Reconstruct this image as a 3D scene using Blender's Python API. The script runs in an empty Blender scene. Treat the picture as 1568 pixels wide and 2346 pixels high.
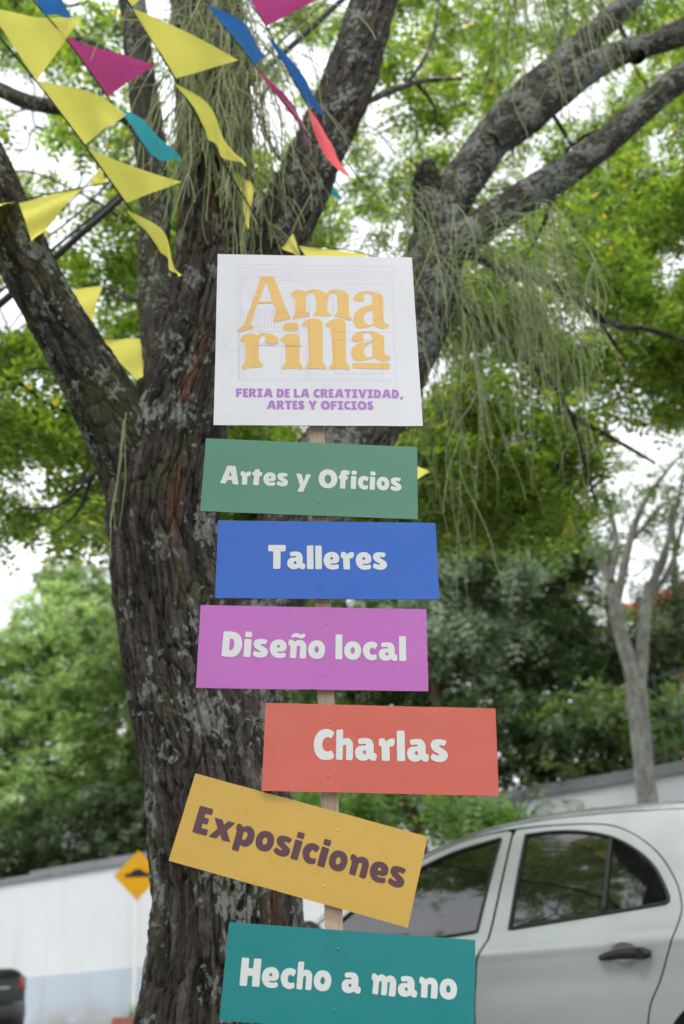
import bpy, bmesh, math, random
import numpy as np
from mathutils import Vector, Matrix
from mathutils.geometry import tessellate_polygon, delaunay_2d_cdt

random.seed(7)
rng = np.random.default_rng(7)
R = math.radians
scene = bpy.context.scene

# ------------------------------------------------------------------ camera
PITCH, ROLL, CAM = R(22.0), R(2.5), np.array([0.0, 0.0, 1.2])
_f = np.array([0, math.cos(PITCH), math.sin(PITCH)])
_u0 = np.array([0, -math.sin(PITCH), math.cos(PITCH)])
_r0 = np.array([1.0, 0, 0])
_r = math.cos(ROLL) * _r0 - math.sin(ROLL) * _u0
_u = math.cos(ROLL) * _u0 + math.sin(ROLL) * _r0
cam_data = bpy.data.cameras.new('camera')
cam = bpy.data.objects.new('camera', cam_data)
scene.collection.objects.link(cam)
M = Matrix(((_r[0], _u[0], -_f[0], CAM[0]), (_r[1], _u[1], -_f[1], CAM[1]), (_r[2], _u[2], -_f[2], CAM[2]), (0, 0, 0, 1)))
cam.matrix_world = M
cam_data.sensor_fit = 'VERTICAL'
cam_data.sensor_height = 36.0
cam_data.sensor_width = 36.0
cam_data.lens = 35.0
cam_data.clip_start = 0.05
cam_data.clip_end = 2000
cam_data.dof.use_dof = True
cam_data.dof.focus_distance = 2.08
cam_data.dof.aperture_fstop = 3.0
scene.camera = cam

# ------------------------------------------------------------------ light
SUN_EL, SUN_AZ = R(58), R(200)          # azimuth measured from +Y clockwise
world = bpy.data.worlds.new('World')
scene.world = world
world.use_nodes = True
wn, wl = world.node_tree.nodes, world.node_tree.links
wn.clear()
w_out = wn.new('ShaderNodeOutputWorld')
w_bg = wn.new('ShaderNodeBackground')
w_bg.inputs['Strength'].default_value = 0.12
w_sky = wn.new('ShaderNodeTexSky')
w_sky.sky_type = 'NISHITA'
w_sky.sun_disc = False
w_sky.sun_elevation = SUN_EL
w_sky.sun_rotation = SUN_AZ
w_sky.dust_density = 2.0
w_tc = wn.new('ShaderNodeTexCoord')
w_no = wn.new('ShaderNodeTexNoise')
w_no.inputs['Scale'].default_value = 3.0
w_no.inputs['Detail'].default_value = 6.0
w_mr = wn.new('ShaderNodeMapRange')
w_mr.inputs['From Min'].default_value = 0.25
w_mr.inputs['From Max'].default_value = 0.5
w_mr.inputs['To Min'].default_value = 0.62
w_mr.inputs['To Max'].default_value = 1.0
w_mx = wn.new('ShaderNodeMix')
w_mx.data_type = 'RGBA'
w_mx.inputs[7].default_value = (9.6, 9.9, 10.3, 1)      # bright thin overcast
wl.new(w_tc.outputs['Generated'], w_no.inputs['Vector'])
wl.new(w_no.outputs['Fac'], w_mr.inputs['Value'])
wl.new(w_mr.outputs['Result'], w_mx.inputs[0])
wl.new(w_sky.outputs['Color'], w_mx.inputs[6])
wl.new(w_mx.outputs[2], w_bg.inputs['Color'])
wl.new(w_bg.outputs['Background'], w_out.inputs['Surface'])

sun_d = bpy.data.lights.new('sun', 'SUN')
sun_d.energy = 1.5
sun_d.angle = R(14)
sun_d.color = (1.0, 0.96, 0.9)
sun = bpy.data.objects.new('sun', sun_d)
scene.collection.objects.link(sun)
_sd = Vector((math.sin(SUN_AZ) * math.cos(SUN_EL), math.cos(SUN_AZ) * math.cos(SUN_EL), math.sin(SUN_EL)))
sun.rotation_euler = _sd.to_track_quat('Z', 'Y').to_euler()
sun.location = (0, 0, 30)

scene.view_settings.view_transform = 'Standard'
scene.view_settings.look = 'None'
scene.view_settings.exposure = 0.48
scene.view_settings.gamma = 1.0
scene.view_settings.use_curve_mapping = False

# ------------------------------------------------------------------ helpers
FPX = 2346 * 35 / 36


def at(x, y, Y):
    """point of the place seen in that direction at forward distance Y"""
    d = _f + (x - 784) / FPX * _r + (1173 - y) / FPX * _u
    return CAM + d * (Y / d[1])


def px_to_m(w, p):
    return w / FPX * float((np.asarray(p) - CAM) @ _f)


D2 = np.array([0.841, -0.541])          # along the street, uphill to the right
N2 = np.array([0.541, 0.841])           # across the street


def ground_z(x, y):
    return 0.25 + 0.045 * x - 0.029 * y


def street(t, s, z=0.0):
    x, y = D2 * t + N2 * s
    return np.array([x, y, ground_z(x, y) + z])


def link(o):
    scene.collection.objects.link(o)
    return o


def tag(o, label=None, cat=None, group=None, kind=None):
    if label:
        o['label'] = label
    if cat:
        o['category'] = cat
    if group:
        o['group'] = group
    if kind:
        o['kind'] = kind
    return o


def empty(name, loc=(0, 0, 0), label=None, cat=None, group=None):
    o = bpy.data.objects.new(name, None)
    o.location = loc
    o.empty_display_size = 0.1
    link(o)
    return tag(o, label, cat, group)


def put(o, parent):
    """child keeps its world place"""
    if parent is not None:
        o.parent = parent
        o.matrix_parent_inverse = world_m(parent).inverted()
    return o


def world_m(o):
    m = o.matrix_basis.copy()
    if o.parent:
        m = world_m(o.parent) @ o.matrix_parent_inverse @ m
    return m


def mesh_obj(name, verts, faces, mat, parent=None, smooth=False, attr=None, sizes=None):
    me = bpy.data.meshes.new(name)
    if isinstance(faces, np.ndarray):
        verts = np.ascontiguousarray(verts, dtype=np.float32)
        nf, k = faces.shape
        me.vertices.add(len(verts))
        me.vertices.foreach_set('co', verts.ravel())
        me.loops.add(nf * k)
        me.loops.foreach_set('vertex_index', faces.astype(np.int32).ravel())
        me.polygons.add(nf)
        me.polygons.foreach_set('loop_start', np.arange(0, nf * k, k, dtype=np.int32))
        me.update(calc_edges=True)
    else:
        me.from_pydata([tuple(map(float, v)) for v in verts], [], faces)
        me.update()
    if smooth:
        me.polygons.foreach_set('use_smooth', np.ones(len(me.polygons), dtype=bool))
    if attr is not None:
        for an, arr in attr.items():
            a = me.attributes.new(an, 'FLOAT_VECTOR', 'POINT')
            a.data.foreach_set('vector', np.ascontiguousarray(arr, dtype=np.float32).ravel())
    me.materials.append(mat)
    o = bpy.data.objects.new(name, me)
    link(o)
    return put(o, parent)


class MB:
    """collects small shapes into one mesh"""

    def __init__(self):
        self.v, self.f = [], []

    def add(self, vs, fs):
        n = len(self.v)
        self.v += [tuple(map(float, p)) for p in vs]
        self.f += [tuple(i + n for i in f) for f in fs]
        return self

    def box(self, c, ax, ay, az):
        c, ax, ay, az = map(np.asarray, (c, ax, ay, az))
        vs = [c + sx * ax + sy * ay + sz * az for sx in (-1, 1) for sy in (-1, 1) for sz in (-1, 1)]
        return self.add(vs, [(0, 1, 3, 2), (4, 6, 7, 5), (0, 4, 5, 1), (2, 3, 7, 6), (0, 2, 6, 4), (1, 5, 7, 3)])

    def tube(self, pts, rad, n=8, cap=True):
        v, f, _ = tube_arrays(np.asarray(pts, float), np.broadcast_to(np.asarray(rad, float), (len(pts),)), n)
        k = len(self.v)
        self.v += [tuple(p) for p in v]
        self.f += [tuple(int(i) + k for i in q) for q in f]
        if cap:
            self.f.append(tuple(k + i for i in range(n))[::-1])
            self.f.append(tuple(k + (len(pts) - 1) * n + i for i in range(n)))
        return self

    def build(self, name, mat, parent=None, smooth=False, bevel=0):
        o = mesh_obj(name, self.v, self.f, mat, parent, smooth)
        if bevel:
            m = o.modifiers.new('bevel', 'BEVEL')
            m.width = bevel
            m.segments = 2
            m.limit_method = 'ANGLE'
        return o


def catmull(pts, step):
    """resample rows (any dims) with a Catmull-Rom spline"""
    p = np.asarray(pts, float)
    q = np.vstack([2 * p[0] - p[1], p, 2 * p[-1] - p[-2]])
    out = []
    for i in range(1, len(q) - 2):
        n = max(1, int(math.ceil(np.linalg.norm(q[i + 1][:3] - q[i][:3]) / step)))
        t = np.linspace(0, 1, n, endpoint=False)[:, None]
        a, b, c, d = q[i - 1], q[i], q[i + 1], q[i + 2]
        out.append(0.5 * (2 * b + (c - a) * t + (2 * a - 5 * b + 4 * c - d) * t ** 2 + (-a + 3 * b - 3 * c + d) * t ** 3))
    out.append(p[-1:])
    return np.vstack(out)


def frames(p):
    t = np.gradient(p, axis=0)
    t /= np.linalg.norm(t, axis=1)[:, None] + 1e-12
    a = np.zeros_like(p)
    ref = np.array([0, 1.0, 0]) if abs(t[0][1]) < 0.9 else np.array([1.0, 0, 0])
    x = ref - t[0] * (ref @ t[0])
    x /= np.linalg.norm(x)
    for i in range(len(p)):
        x = x - t[i] * (x @ t[i])
        x /= np.linalg.norm(x)
        a[i] = x
    return t, a, np.cross(t, a)


def tube_arrays(p, r, n, disp=None):
    t, a, b = frames(p)
    th = np.linspace(0, 2 * math.pi, n, endpoint=False)
    cs, sn = np.cos(th), np.sin(th)
    ln = np.concatenate([[0], np.cumsum(np.linalg.norm(np.diff(p, axis=0), axis=1))])
    rr = np.repeat(r[:, None], n, 1)
    co = np.stack([rr * cs, rr * sn, np.repeat(ln[:, None], n, 1)], -1)
    if disp is not None:
        rr = rr + disp(co, rr)
    v = p[:, None, :] + rr[..., None] * (a[:, None, :] * cs[None, :, None] + b[:, None, :] * sn[None, :, None])
    m = len(p)
    i = np.arange(m - 1)[:, None] * n
    j = np.arange(n)[None, :]
    k = (j + 1) % n
    f = np.stack([i + j, i + k, i + n + k, i + n + j], -1).reshape(-1, 4)
    return v.reshape(-1, 3), f, co.reshape(-1, 3)


def _hash(ix, iy, iz, seed):
    h = (ix.astype(np.int64) * 374761393 + iy.astype(np.int64) * 668265263 + iz.astype(np.int64) * 2147483647 + seed * 144665)
    h = (h ^ (h >> 13)) * 1274126177
    h = h & 0x7fffffff
    h = (h ^ (h >> 16)) & 0xffff
    return h / 65535.0


def vnoise(p, seed=0):
    i = np.floor(p).astype(np.int64)
    f = p - i
    f = f * f * (3 - 2 * f)
    x, y, z = i[..., 0], i[..., 1], i[..., 2]
    fx, fy, fz = f[..., 0], f[..., 1], f[..., 2]
    r = 0
    for dx in (0, 1):
        for dy in (0, 1):
            for dz in (0, 1):
                w = (fx if dx else 1 - fx) * (fy if dy else 1 - fy) * (fz if dz else 1 - fz)
                r = r + w * _hash(x + dx, y + dy, z + dz, seed)
    return r * 2 - 1


def fbm(p, octv=3, seed=0):
    r, a = 0, 1.0
    for o in range(octv):
        r = r + a * vnoise(p * 2 ** o, seed + o * 17)
        a *= 0.5
    return r


# ------------------------------------------------------------------ materials
MATS = {}


def new_mat(name):
    m = bpy.data.materials.new(name)
    m.use_nodes = True
    nt = m.node_tree
    b = nt.nodes['Principled BSDF']
    MATS[name] = m
    return m, nt, b


def node(nt, typ, **kw):
    n = nt.nodes.new(typ)
    for k, v in kw.items():
        if k in n.inputs:
            n.inputs[k].default_value = v
        else:
            setattr(n, k, v)
    return n


def ramp(nt, fac, stops):
    n = nt.nodes.new('ShaderNodeValToRGB')
    el = n.color_ramp.elements
    while len(el) < len(stops):
        el.new(0.5)
    for e, (p, c) in zip(el, stops):
        e.position = p
        e.color = (*c, 1) if len(c) == 3 else c
    nt.links.new(fac, n.inputs['Fac'])
    return n.outputs['Color']


def mixc(nt, fac, a, b, blend='MIX'):
    n = nt.nodes.new('ShaderNodeMix')
    n.data_type = 'RGBA'
    n.blend_type = blend
    for s, i in ((fac, 0), (a, 6), (b, 7)):
        if hasattr(s, 'is_linked'):
            nt.links.new(s, n.inputs[i])
        else:
            n.inputs[i].default_value = s if i == 0 else (*s, 1)
    return n.outputs[2]


def noise(nt, vec, scale, detail=3.0, rough=0.55, dist=0.0):
    n = node(nt, 'ShaderNodeTexNoise', Scale=scale, Detail=detail, Roughness=rough, Distortion=dist)
    if vec is not None:
        nt.links.new(vec, n.inputs['Vector'])
    return n.outputs['Fac']


def objco(nt, scale=(1, 1, 1), attr=None):
    if attr:
        t = nt.nodes.new('ShaderNodeAttribute')
        t.attribute_name = attr
        src = t.outputs['Vector']
    else:
        src = nt.nodes.new('ShaderNodeTexCoord').outputs['Object']
    mp = nt.nodes.new('ShaderNodeMapping')
    mp.inputs['Scale'].default_value = scale
    nt.links.new(src, mp.inputs['Vector'])
    return mp.outputs['Vector']


def bump(nt, b, h, strength=0.3, dist=0.01):
    n = node(nt, 'ShaderNodeBump', Strength=strength, Distance=dist)
    nt.links.new(h, n.inputs['Height'])
    nt.links.new(n.outputs['Normal'], b.inputs['Normal'])


def plain(name, col, rough=0.5, var=0.06, nscale=6.0, metallic=0.0, bmp=0.0, coat=0.0, spec=0.5):
    """a paint or material of one colour with slight mottling"""
    m, nt, b = new_mat(name)
    v = objco(nt)
    n = noise(nt, v, nscale, 4)
    lo = tuple(c * (1 - var) for c in col)
    hi = tuple(min(1, c * (1 + var)) for c in col)
    nt.links.new(ramp(nt, n, [(0.3, lo), (0.7, hi)]), b.inputs['Base Color'])
    b.inputs['Roughness'].default_value = rough
    b.inputs['Metallic'].default_value = metallic
    b.inputs['Coat Weight'].default_value = coat
    b.inputs['Specular IOR Level'].default_value = spec
    if bmp:
        bump(nt, b, noise(nt, v, nscale * 8, 3), bmp, 0.004)
    return m


def leaf_mat(name, c_lo, c_hi, trans, odd=None):
    """leaves: each leaf its own shade; light also passes through"""
    m, nt, b = new_mat(name)
    g = nt.nodes.new('ShaderNodeNewGeometry')
    stops = [(0.0, c_lo), (0.75, c_hi)]
    if odd:
        stops += [(0.97, c_hi), (0.985, odd)]
    col = ramp(nt, g.outputs['Random Per Island'], stops)
    nt.links.new(col, b.inputs['Base Color'])
    b.inputs['Roughness'].default_value = 0.5
    b.inputs['Specular IOR Level'].default_value = 0.35
    tr = nt.nodes.new('ShaderNodeBsdfTranslucent')
    tc = mixc(nt, 1.0, col, trans, 'MULTIPLY')
    nt.links.new(tc, tr.inputs['Color'])
    ad = nt.nodes.new('ShaderNodeAddShader')
    nt.links.new(b.outputs['BSDF'], ad.inputs[0])
    nt.links.new(tr.outputs['BSDF'], ad.inputs[1])
    nt.links.new(ad.outputs['Shader'], nt.nodes['Material Output'].inputs['Surface'])
    return m


def bark_mat(name, c_dark, c_mid, c_red, lichen_c, lichen=0.5, red=0.6, moss=0.6):
    m, nt, b = new_mat(name)
    vs = objco(nt, (1, 1, 0.14), 'bark')
    v = objco(nt, (1, 1, 0.7), 'bark')
    fib = noise(nt, vs, 45, 6, 0.65, 0.6)
    pa = nt.nodes.new('ShaderNodeAttribute')
    pa.attribute_name = 'plate'
    ps = nt.nodes.new('ShaderNodeSeparateXYZ')
    nt.links.new(pa.outputs['Vector'], ps.inputs[0])
    c_lite = ramp(nt, ps.outputs['X'], [(0.0, tuple(c * 0.55 for c in c_mid)), (0.5, c_mid), (1.0, tuple(c * 1.45 for c in c_mid))])
    fm = nt.nodes.new('ShaderNodeMapRange')
    fm.inputs['From Min'].default_value = 0.36
    fm.inputs['From Max'].default_value = 0.60
    nt.links.new(fib, fm.inputs['Value'])
    col = mixc(nt, fm.outputs['Result'], c_dark, c_lite)
    rd = noise(nt, vs, 9, 3, 0.5)
    rm = nt.nodes.new('ShaderNodeMapRange')
    rm.inputs['From Min'].default_value = red
    rm.inputs['From Max'].default_value = red + 0.12
    nt.links.new(rd, rm.inputs['Value'])
    rcol = ramp(nt, fib, [(0.3, tuple(c * 0.45 for c in c_red)), (0.65, c_red)])
    col = mixc(nt, rm.outputs['Result'], col, rcol)
    mn = noise(nt, v, 5, 4, 0.6)
    mm = nt.nodes.new('ShaderNodeMapRange')
    mm.inputs['From Min'].default_value = moss
    mm.inputs['From Max'].default_value = moss + 0.15
    mm.inputs['To Max'].default_value = 0.75
    nt.links.new(mn, mm.inputs['Value'])
    col = mixc(nt, mm.outputs['Result'], col, (0.055, 0.058, 0.018))
    big = noise(nt, v, 7, 2, 0.5)
    fine = noise(nt, v, 42, 4, 0.6, 0.5)
    ad = nt.nodes.new('ShaderNodeMath')
    ad.operation = 'ADD'
    nt.links.new(big, ad.inputs[0])
    nt.links.new(fine, ad.inputs[1])
    lm = nt.nodes.new('ShaderNodeMapRange')
    th = 1.32 - 0.42 * lichen
    lm.inputs['From Min'].default_value = th
    lm.inputs['From Max'].default_value = th + 0.06
    lm.inputs['To Max'].default_value = 0.9
    nt.links.new(ad.outputs[0], lm.inputs['Value'])
    lfine = noise(nt, v, 160, 3, 0.6)
    lc = ramp(nt, lfine, [(0.3, tuple(c * 0.55 for c in lichen_c)), (0.7, lichen_c)])
    col = mixc(nt, lm.outputs['Result'], col, lc)
    nt.links.new(col, b.inputs['Base Color'])
    b.inputs['Roughness'].default_value = 0.9
    b.inputs['Specular IOR Level'].default_value = 0.2
    h = nt.nodes.new('ShaderNodeMath')
    h.operation = 'ADD'
    nt.links.new(fib, h.inputs[0])
    nt.links.new(fine, h.inputs[1])
    bump(nt, b, h.outputs[0], 0.9, 0.012)
    return m


bark_mat('bark_trunk', (0.010, 0.0085, 0.0075), (0.082, 0.071, 0.063), (0.14, 0.075, 0.047), (0.30, 0.32, 0.29), 0.52, 0.60, 0.56)
bark_mat('bark_grey', (0.018, 0.016, 0.012), (0.083, 0.075, 0.062), (0.085, 0.055, 0.038), (0.265, 0.285, 0.26), 0.72, 0.62, 0.52)
bark_mat('bark_limb', (0.011, 0.010, 0.008), (0.07, 0.062, 0.05), (0.085, 0.05, 0.034), (0.24, 0.26, 0.235), 0.55, 0.62, 0.50)
bark_mat('bark_pale', (0.12, 0.115, 0.10), (0.31, 0.30, 0.27), (0.2, 0.17, 0.13), (0.44, 0.46, 0.42), 0.7, 0.7, 0.6)
bark_mat('bark_brown', (0.05, 0.035, 0.024), (0.17, 0.12, 0.085), (0.2, 0.11, 0.07), (0.25, 0.25, 0.22), 0.15, 0.6, 0.65)
plain('twig', (0.022, 0.018, 0.014), 0.9)
leaf_mat('leaf_canopy', (0.020, 0.040, 0.010), (0.125, 0.175, 0.032), (1.9, 2.0, 0.95), (0.34, 0.26, 0.05))
leaf_mat('leaf_dark', (0.015, 0.026, 0.010), (0.048, 0.072, 0.028), (0.6, 0.8, 0.5))
leaf_mat('leaf_mid', (0.036, 0.06, 0.022), (0.12, 0.165, 0.06), (1.0, 1.1, 0.6))
leaf_mat('leaf_pale', (0.10, 0.155, 0.055), (0.26, 0.33, 0.15), (1.1, 1.2, 0.8))
leaf_mat('leaf_sage', (0.06, 0.09, 0.05), (0.20, 0.25, 0.16), (0.6, 0.7, 0.5))
leaf_mat('leaf_lime', (0.05, 0.10, 0.020), (0.13, 0.21, 0.05), (1.0, 1.1, 0.6))
leaf_mat('strand_green', (0.15, 0.19, 0.09), (0.27, 0.32, 0.16), (0.3, 0.35, 0.2), (0.22, 0.16, 0.09))
leaf_mat('strand_dry', (0.17, 0.20, 0.085), (0.31, 0.35, 0.17), (0.3, 0.35, 0.2), (0.25, 0.19, 0.10))
plain('blossom', (0.75, 0.36, 0.02), 0.6)


def cloth(name, col):
    m, nt, b = new_mat(name)
    v = objco(nt)
    n = noise(nt, v, 9, 3)
    c = ramp(nt, n, [(0.3, tuple(x * 0.92 for x in col)), (0.7, col)])
    nt.links.new(c, b.inputs['Base Color'])
    b.inputs['Roughness'].default_value = 0.75
    b.inputs['Specular IOR Level'].default_value = 0.2
    bump(nt, b, noise(nt, v, 24, 3), 0.25, 0.01)
    tr = nt.nodes.new('ShaderNodeBsdfTranslucent')
    nt.links.new(mixc(nt, 1.0, c, (0.55, 0.55, 0.55), 'MULTIPLY'), tr.inputs['Color'])
    ad = nt.nodes.new('ShaderNodeAddShader')
    nt.links.new(b.outputs['BSDF'], ad.inputs[0])
    nt.links.new(tr.outputs['BSDF'], ad.inputs[1])
    nt.links.new(ad.outputs['Shader'], nt.nodes['Material Output'].inputs['Surface'])


cloth('flag_yellow', (0.78, 0.72, 0.15))
cloth('flag_blue', (0.03, 0.14, 0.42))
cloth('flag_magenta', (0.46, 0.06, 0.23))
cloth('flag_teal', (0.05, 0.36, 0.48))
cloth('flag_coral', (0.75, 0.11, 0.13))
plain('cord_green', (0.005, 0.03, 0.018), 0.7)
plain('cable_black', (0.015, 0.015, 0.016), 0.6)


def board_paint(name, col):
    m, nt, b = new_mat(name)
    v = objco(nt)
    n = noise(nt, v, 5, 5, 0.6)
    c = ramp(nt, n, [(0.3, tuple(x * 0.93 for x in col)), (0.7, col)])
    sm = noise(nt, v, 26, 5, 0.7)                       # rubbed smudges and specks of dust
    c = mixc(nt, ramp(nt, sm, [(0.60, (0, 0, 0)), (0.74, (0.30,) * 3)]), c, tuple(x * 0.62 for x in col))
    ds = noise(nt, v, 140, 3, 0.6)
    c = mixc(nt, ramp(nt, ds, [(0.69, (0, 0, 0)), (0.77, (0.16,) * 3)]), c, (0.55, 0.54, 0.5))
    nt.links.new(c, b.inputs['Base Color'])
    r = noise(nt, v, 9, 5, 0.65)
    nt.links.new(ramp(nt, r, [(0.3, (0.22,) * 3), (0.7, (0.48,) * 3)]), b.inputs['Roughness'])
    bump(nt, b, noise(nt, v, 5, 3), 0.12, 0.03)


board_paint('board_white', (0.785, 0.78, 0.845))
board_paint('board_green', (0.090, 0.255, 0.175))
board_paint('board_blue', (0.018, 0.122, 0.56))
board_paint('board_purple', (0.52, 0.138, 0.51))
board_paint('board_coral', (0.64, 0.122, 0.085))
board_paint('board_ochre', (0.66, 0.41, 0.08))
board_paint('board_teal', (0.004, 0.228, 0.24))
plain('print_white', (0.70, 0.72, 0.72), 0.5, 0.03)
plain('print_plum', (0.105, 0.045, 0.06), 0.5, 0.03)
plain('print_purple', (0.44, 0.20, 0.58), 0.5, 0.03)
plain('print_gold', (0.82, 0.52, 0.17), 0.5, 0.02)
plain('print_line', (0.66, 0.58, 0.72), 0.5, 0.02)
plain('print_line_warm', (0.78, 0.36, 0.22), 0.5, 0.02)
plain('board_edge', (0.05, 0.05, 0.055), 0.7)


def wood():
    m, nt, b = new_mat('pine')
    v = objco(nt, (1, 1, 0.05))
    g = noise(nt, v, 160, 4, 0.6, 0.4)
    nt.links.new(ramp(nt, g, [(0.3, (0.52, 0.37, 0.25)), (0.7, (0.72, 0.55, 0.41))]), b.inputs['Base Color'])
    b.inputs['Roughness'].default_value = 0.7
    bump(nt, b, g, 0.2, 0.002)


wood()


def wall_paint(name, col, dirt, zmin, zmax):
    """masonry paint with run-off streaks and splash dirt"""
    m, nt, b = new_mat(name)
    v = objco(nt)
    a = noise(nt, v, 0.6, 6, 0.6)
    c = ramp(nt, a, [(0.3, tuple(x * 0.9 for x in col)), (0.7, col)])
    st = noise(nt, objco(nt, (1, 1, 0.12)), 2.5, 4, 0.6)
    c = mixc(nt, ramp(nt, st, [(0.5, (0, 0, 0)), (0.78, (0.38,) * 3)]), c, dirt)
    at_ = nt.nodes.new('ShaderNodeAttribute')
    at_.attribute_name = 'hgt'
    sx = nt.nodes.new('ShaderNodeSeparateXYZ')
    nt.links.new(at_.outputs['Vector'], sx.inputs[0])
    mr = nt.nodes.new('ShaderNodeMapRange')
    mr.inputs['From Min'].default_value = zmax
    mr.inputs['From Max'].default_value = zmin
    nt.links.new(sx.outputs['X'], mr.inputs['Value'])
    mu = nt.nodes.new('ShaderNodeMath')
    mu.operation = 'MULTIPLY'
    nt.links.new(mr.outputs['Result'], mu.inputs[0])
    nt.links.new(ramp(nt, noise(nt, v, 2.2, 5, 0.65), [(0.35, (0, 0, 0)), (0.65, (1, 1, 1))]), mu.inputs[1])
    c = mixc(nt, mu.outputs[0], c, dirt)
    nt.links.new(c, b.inputs['Base Color'])
    b.inputs['Roughness'].default_value = 0.85
    bump(nt, b, noise(nt, v, 60, 3), 0.25, 0.01)


wall_paint('wall_white', (0.66, 0.69, 0.71), (0.45, 0.44, 0.40), 0.0, 0.3)
wall_paint('wall_blue', (0.47, 0.54, 0.62), (0.30, 0.27, 0.22), 0.05, 0.55)
plain('coping_grey', (0.20, 0.205, 0.215), 0.9, 0.18, 3, bmp=0.4)
plain('asphalt', (0.055, 0.055, 0.057), 0.9, 0.3, 18, bmp=0.6)
plain('concrete', (0.23, 0.225, 0.21), 0.9, 0.15, 4, bmp=0.4)
plain('kerb_red', (0.27, 0.10, 0.075), 0.85, 0.2, 4, bmp=0.3)
plain('earth', (0.06, 0.055, 0.03), 0.95, 0.4, 1.2, bmp=0.5)
plain('bank_green', (0.045, 0.06, 0.022), 0.95, 0.5, 0.8, bmp=0.5)



def ink_line():
    m, nt, b = new_mat('ink_line')
    t = nt.nodes.new('ShaderNodeBsdfTransparent')
    n = noise(nt, objco(nt), 30, 3)
    nt.links.new(ramp(nt, n, [(0.3, (0.80, 0.66, 0.85)), (0.7, (0.86, 0.74, 0.89))]), t.inputs['Color'])
    nt.links.new(t.outputs['BSDF'], nt.nodes['Material Output'].inputs['Surface'])


ink_line()

# ================================================================== SETTING
def strip(name, t0, t1, s0, s1, z, mat, nt=2, kind='structure'):
    ts = np.linspace(t0, t1, nt)
    vs, fs = [], []
    for t in ts:
        vs += [street(t, s0, z), street(t, s1, z)]
    for i in range(nt - 1):
        fs.append((2 * i, 2 * i + 2, 2 * i + 3, 2 * i + 1))
    o = mesh_obj(name, vs, fs, MATS[mat])
    return tag(o, kind=kind)


# one big sheet: street level before the wall, a garden bank rising behind it
def bank_h(s, t):
    k = max(0.0, s - 14.45)
    return 2.2 * min(1, k / 0.3) + min(5.5, k * 0.14) + 0.25 * math.sin(t * 0.3) * min(1, k / 5)


gv, gf = [], []
ss = [-260, -60, -20, -5, 0, 4, 8, 12, 14, 14.45, 14.8, 16, 18, 21, 25, 30, 38, 50, 80, 260]
tt = [-260, -80, -50, -40, -32, -26, -21, -17, -13, -10, -7, -4, -1, 2, 6, 10, 16, 24, 40, 90, 260]
for s in ss:
    for t in tt:
        p = street(t, s, 0)
        gv.append((p[0], p[1], p[2] + (bank_h(s, t) if s > 14.45 else -0.02)))
W_ = len(tt)
for i in range(len(ss) - 1):
    for j in range(W_ - 1):
        gf.append((i * W_ + j, i * W_ + j + 1, (i + 1) * W_ + j + 1, (i + 1) * W_ + j))
tag(mesh_obj('ground', gv, gf, MATS['bank_green'], smooth=True), kind='structure')
strip('road', -120, 90, 4.4, 12.3, 0.0, 'asphalt', 30)
# pavements with kerbs
for nm, s0, s1, k0 in (('pavement_near', -6, 4.28, 4.28), ('pavement_far', 12.42, 14.3, 12.3)):
    strip(nm, -120, 90, s0, s1, 0.13, 'concrete', 30)
    kb = MB()
    a, b = street(-120, k0, 0), street(90, k0, 0)
    kt = [street(-120, k0, -0.1), street(90, k0, -0.1), street(90, k0 + 0.12, -0.1), street(-120, k0 + 0.12, -0.1),
          street(-120, k0, 0.134), street(90, k0, 0.134), street(90, k0 + 0.12, 0.134), street(-120, k0 + 0.12, 0.134)]
    kb.add(kt, [(0, 1, 5, 4), (1, 2, 6, 5), (2, 3, 7, 6), (3, 0, 4, 7), (4, 5, 6, 7)])
    tag(kb.build('kerb' if 'near' in nm else 'kerb_far', MATS['concrete'], None), kind='structure')

# ---------------------------------------------------------------- long white wall
garden_wall = empty('garden_wall', street(-10, 14.4), 'long white garden wall with grey coping and pale blue base across the street', 'wall')


def slab(name, t0, t1, s0, s1, z0, z1, mat, parent, n=12, bevel=0):
    """a masonry slab that follows the street's slope"""
    vs, fs, hg = [], [], []
    ts = np.linspace(t0, t1, n)
    for t in ts:
        for (s, z) in ((s0, z0), (s0, z1), (s1, z1), (s1, z0)):
            vs.append(street(t, s, z))
            hg.append((z, 0, 0))
    for i in range(n - 1):
        for k in range(4):
            a, b = i * 4 + k, i * 4 + (k + 1) % 4
            fs.append((a, b, b + 4, a + 4))
    fs += [(3, 2, 1, 0), tuple((n - 1) * 4 + k for k in range(4))]
    return mesh_obj(name, vs, fs, MATS[mat], parent, attr={'hgt': hg})


TSTEP = -17.0
slab('wall_face', -60, 30, 14.30, 14.52, 0.0, 2.76, 'wall_white', garden_wall, 24)
slab('painted_base', -60, 30, 14.285, 14.302, 0.05, 0.98, 'wall_blue', garden_wall, 24)
slab('coping', -60, TSTEP, 14.24, 14.58, 2.763, 2.86, 'coping_grey', garden_wall, 10)
slab('coping', TSTEP + 0.004, 30, 14.24, 14.58, 2.763, 2.92, 'coping_grey', garden_wall, 16)

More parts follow.
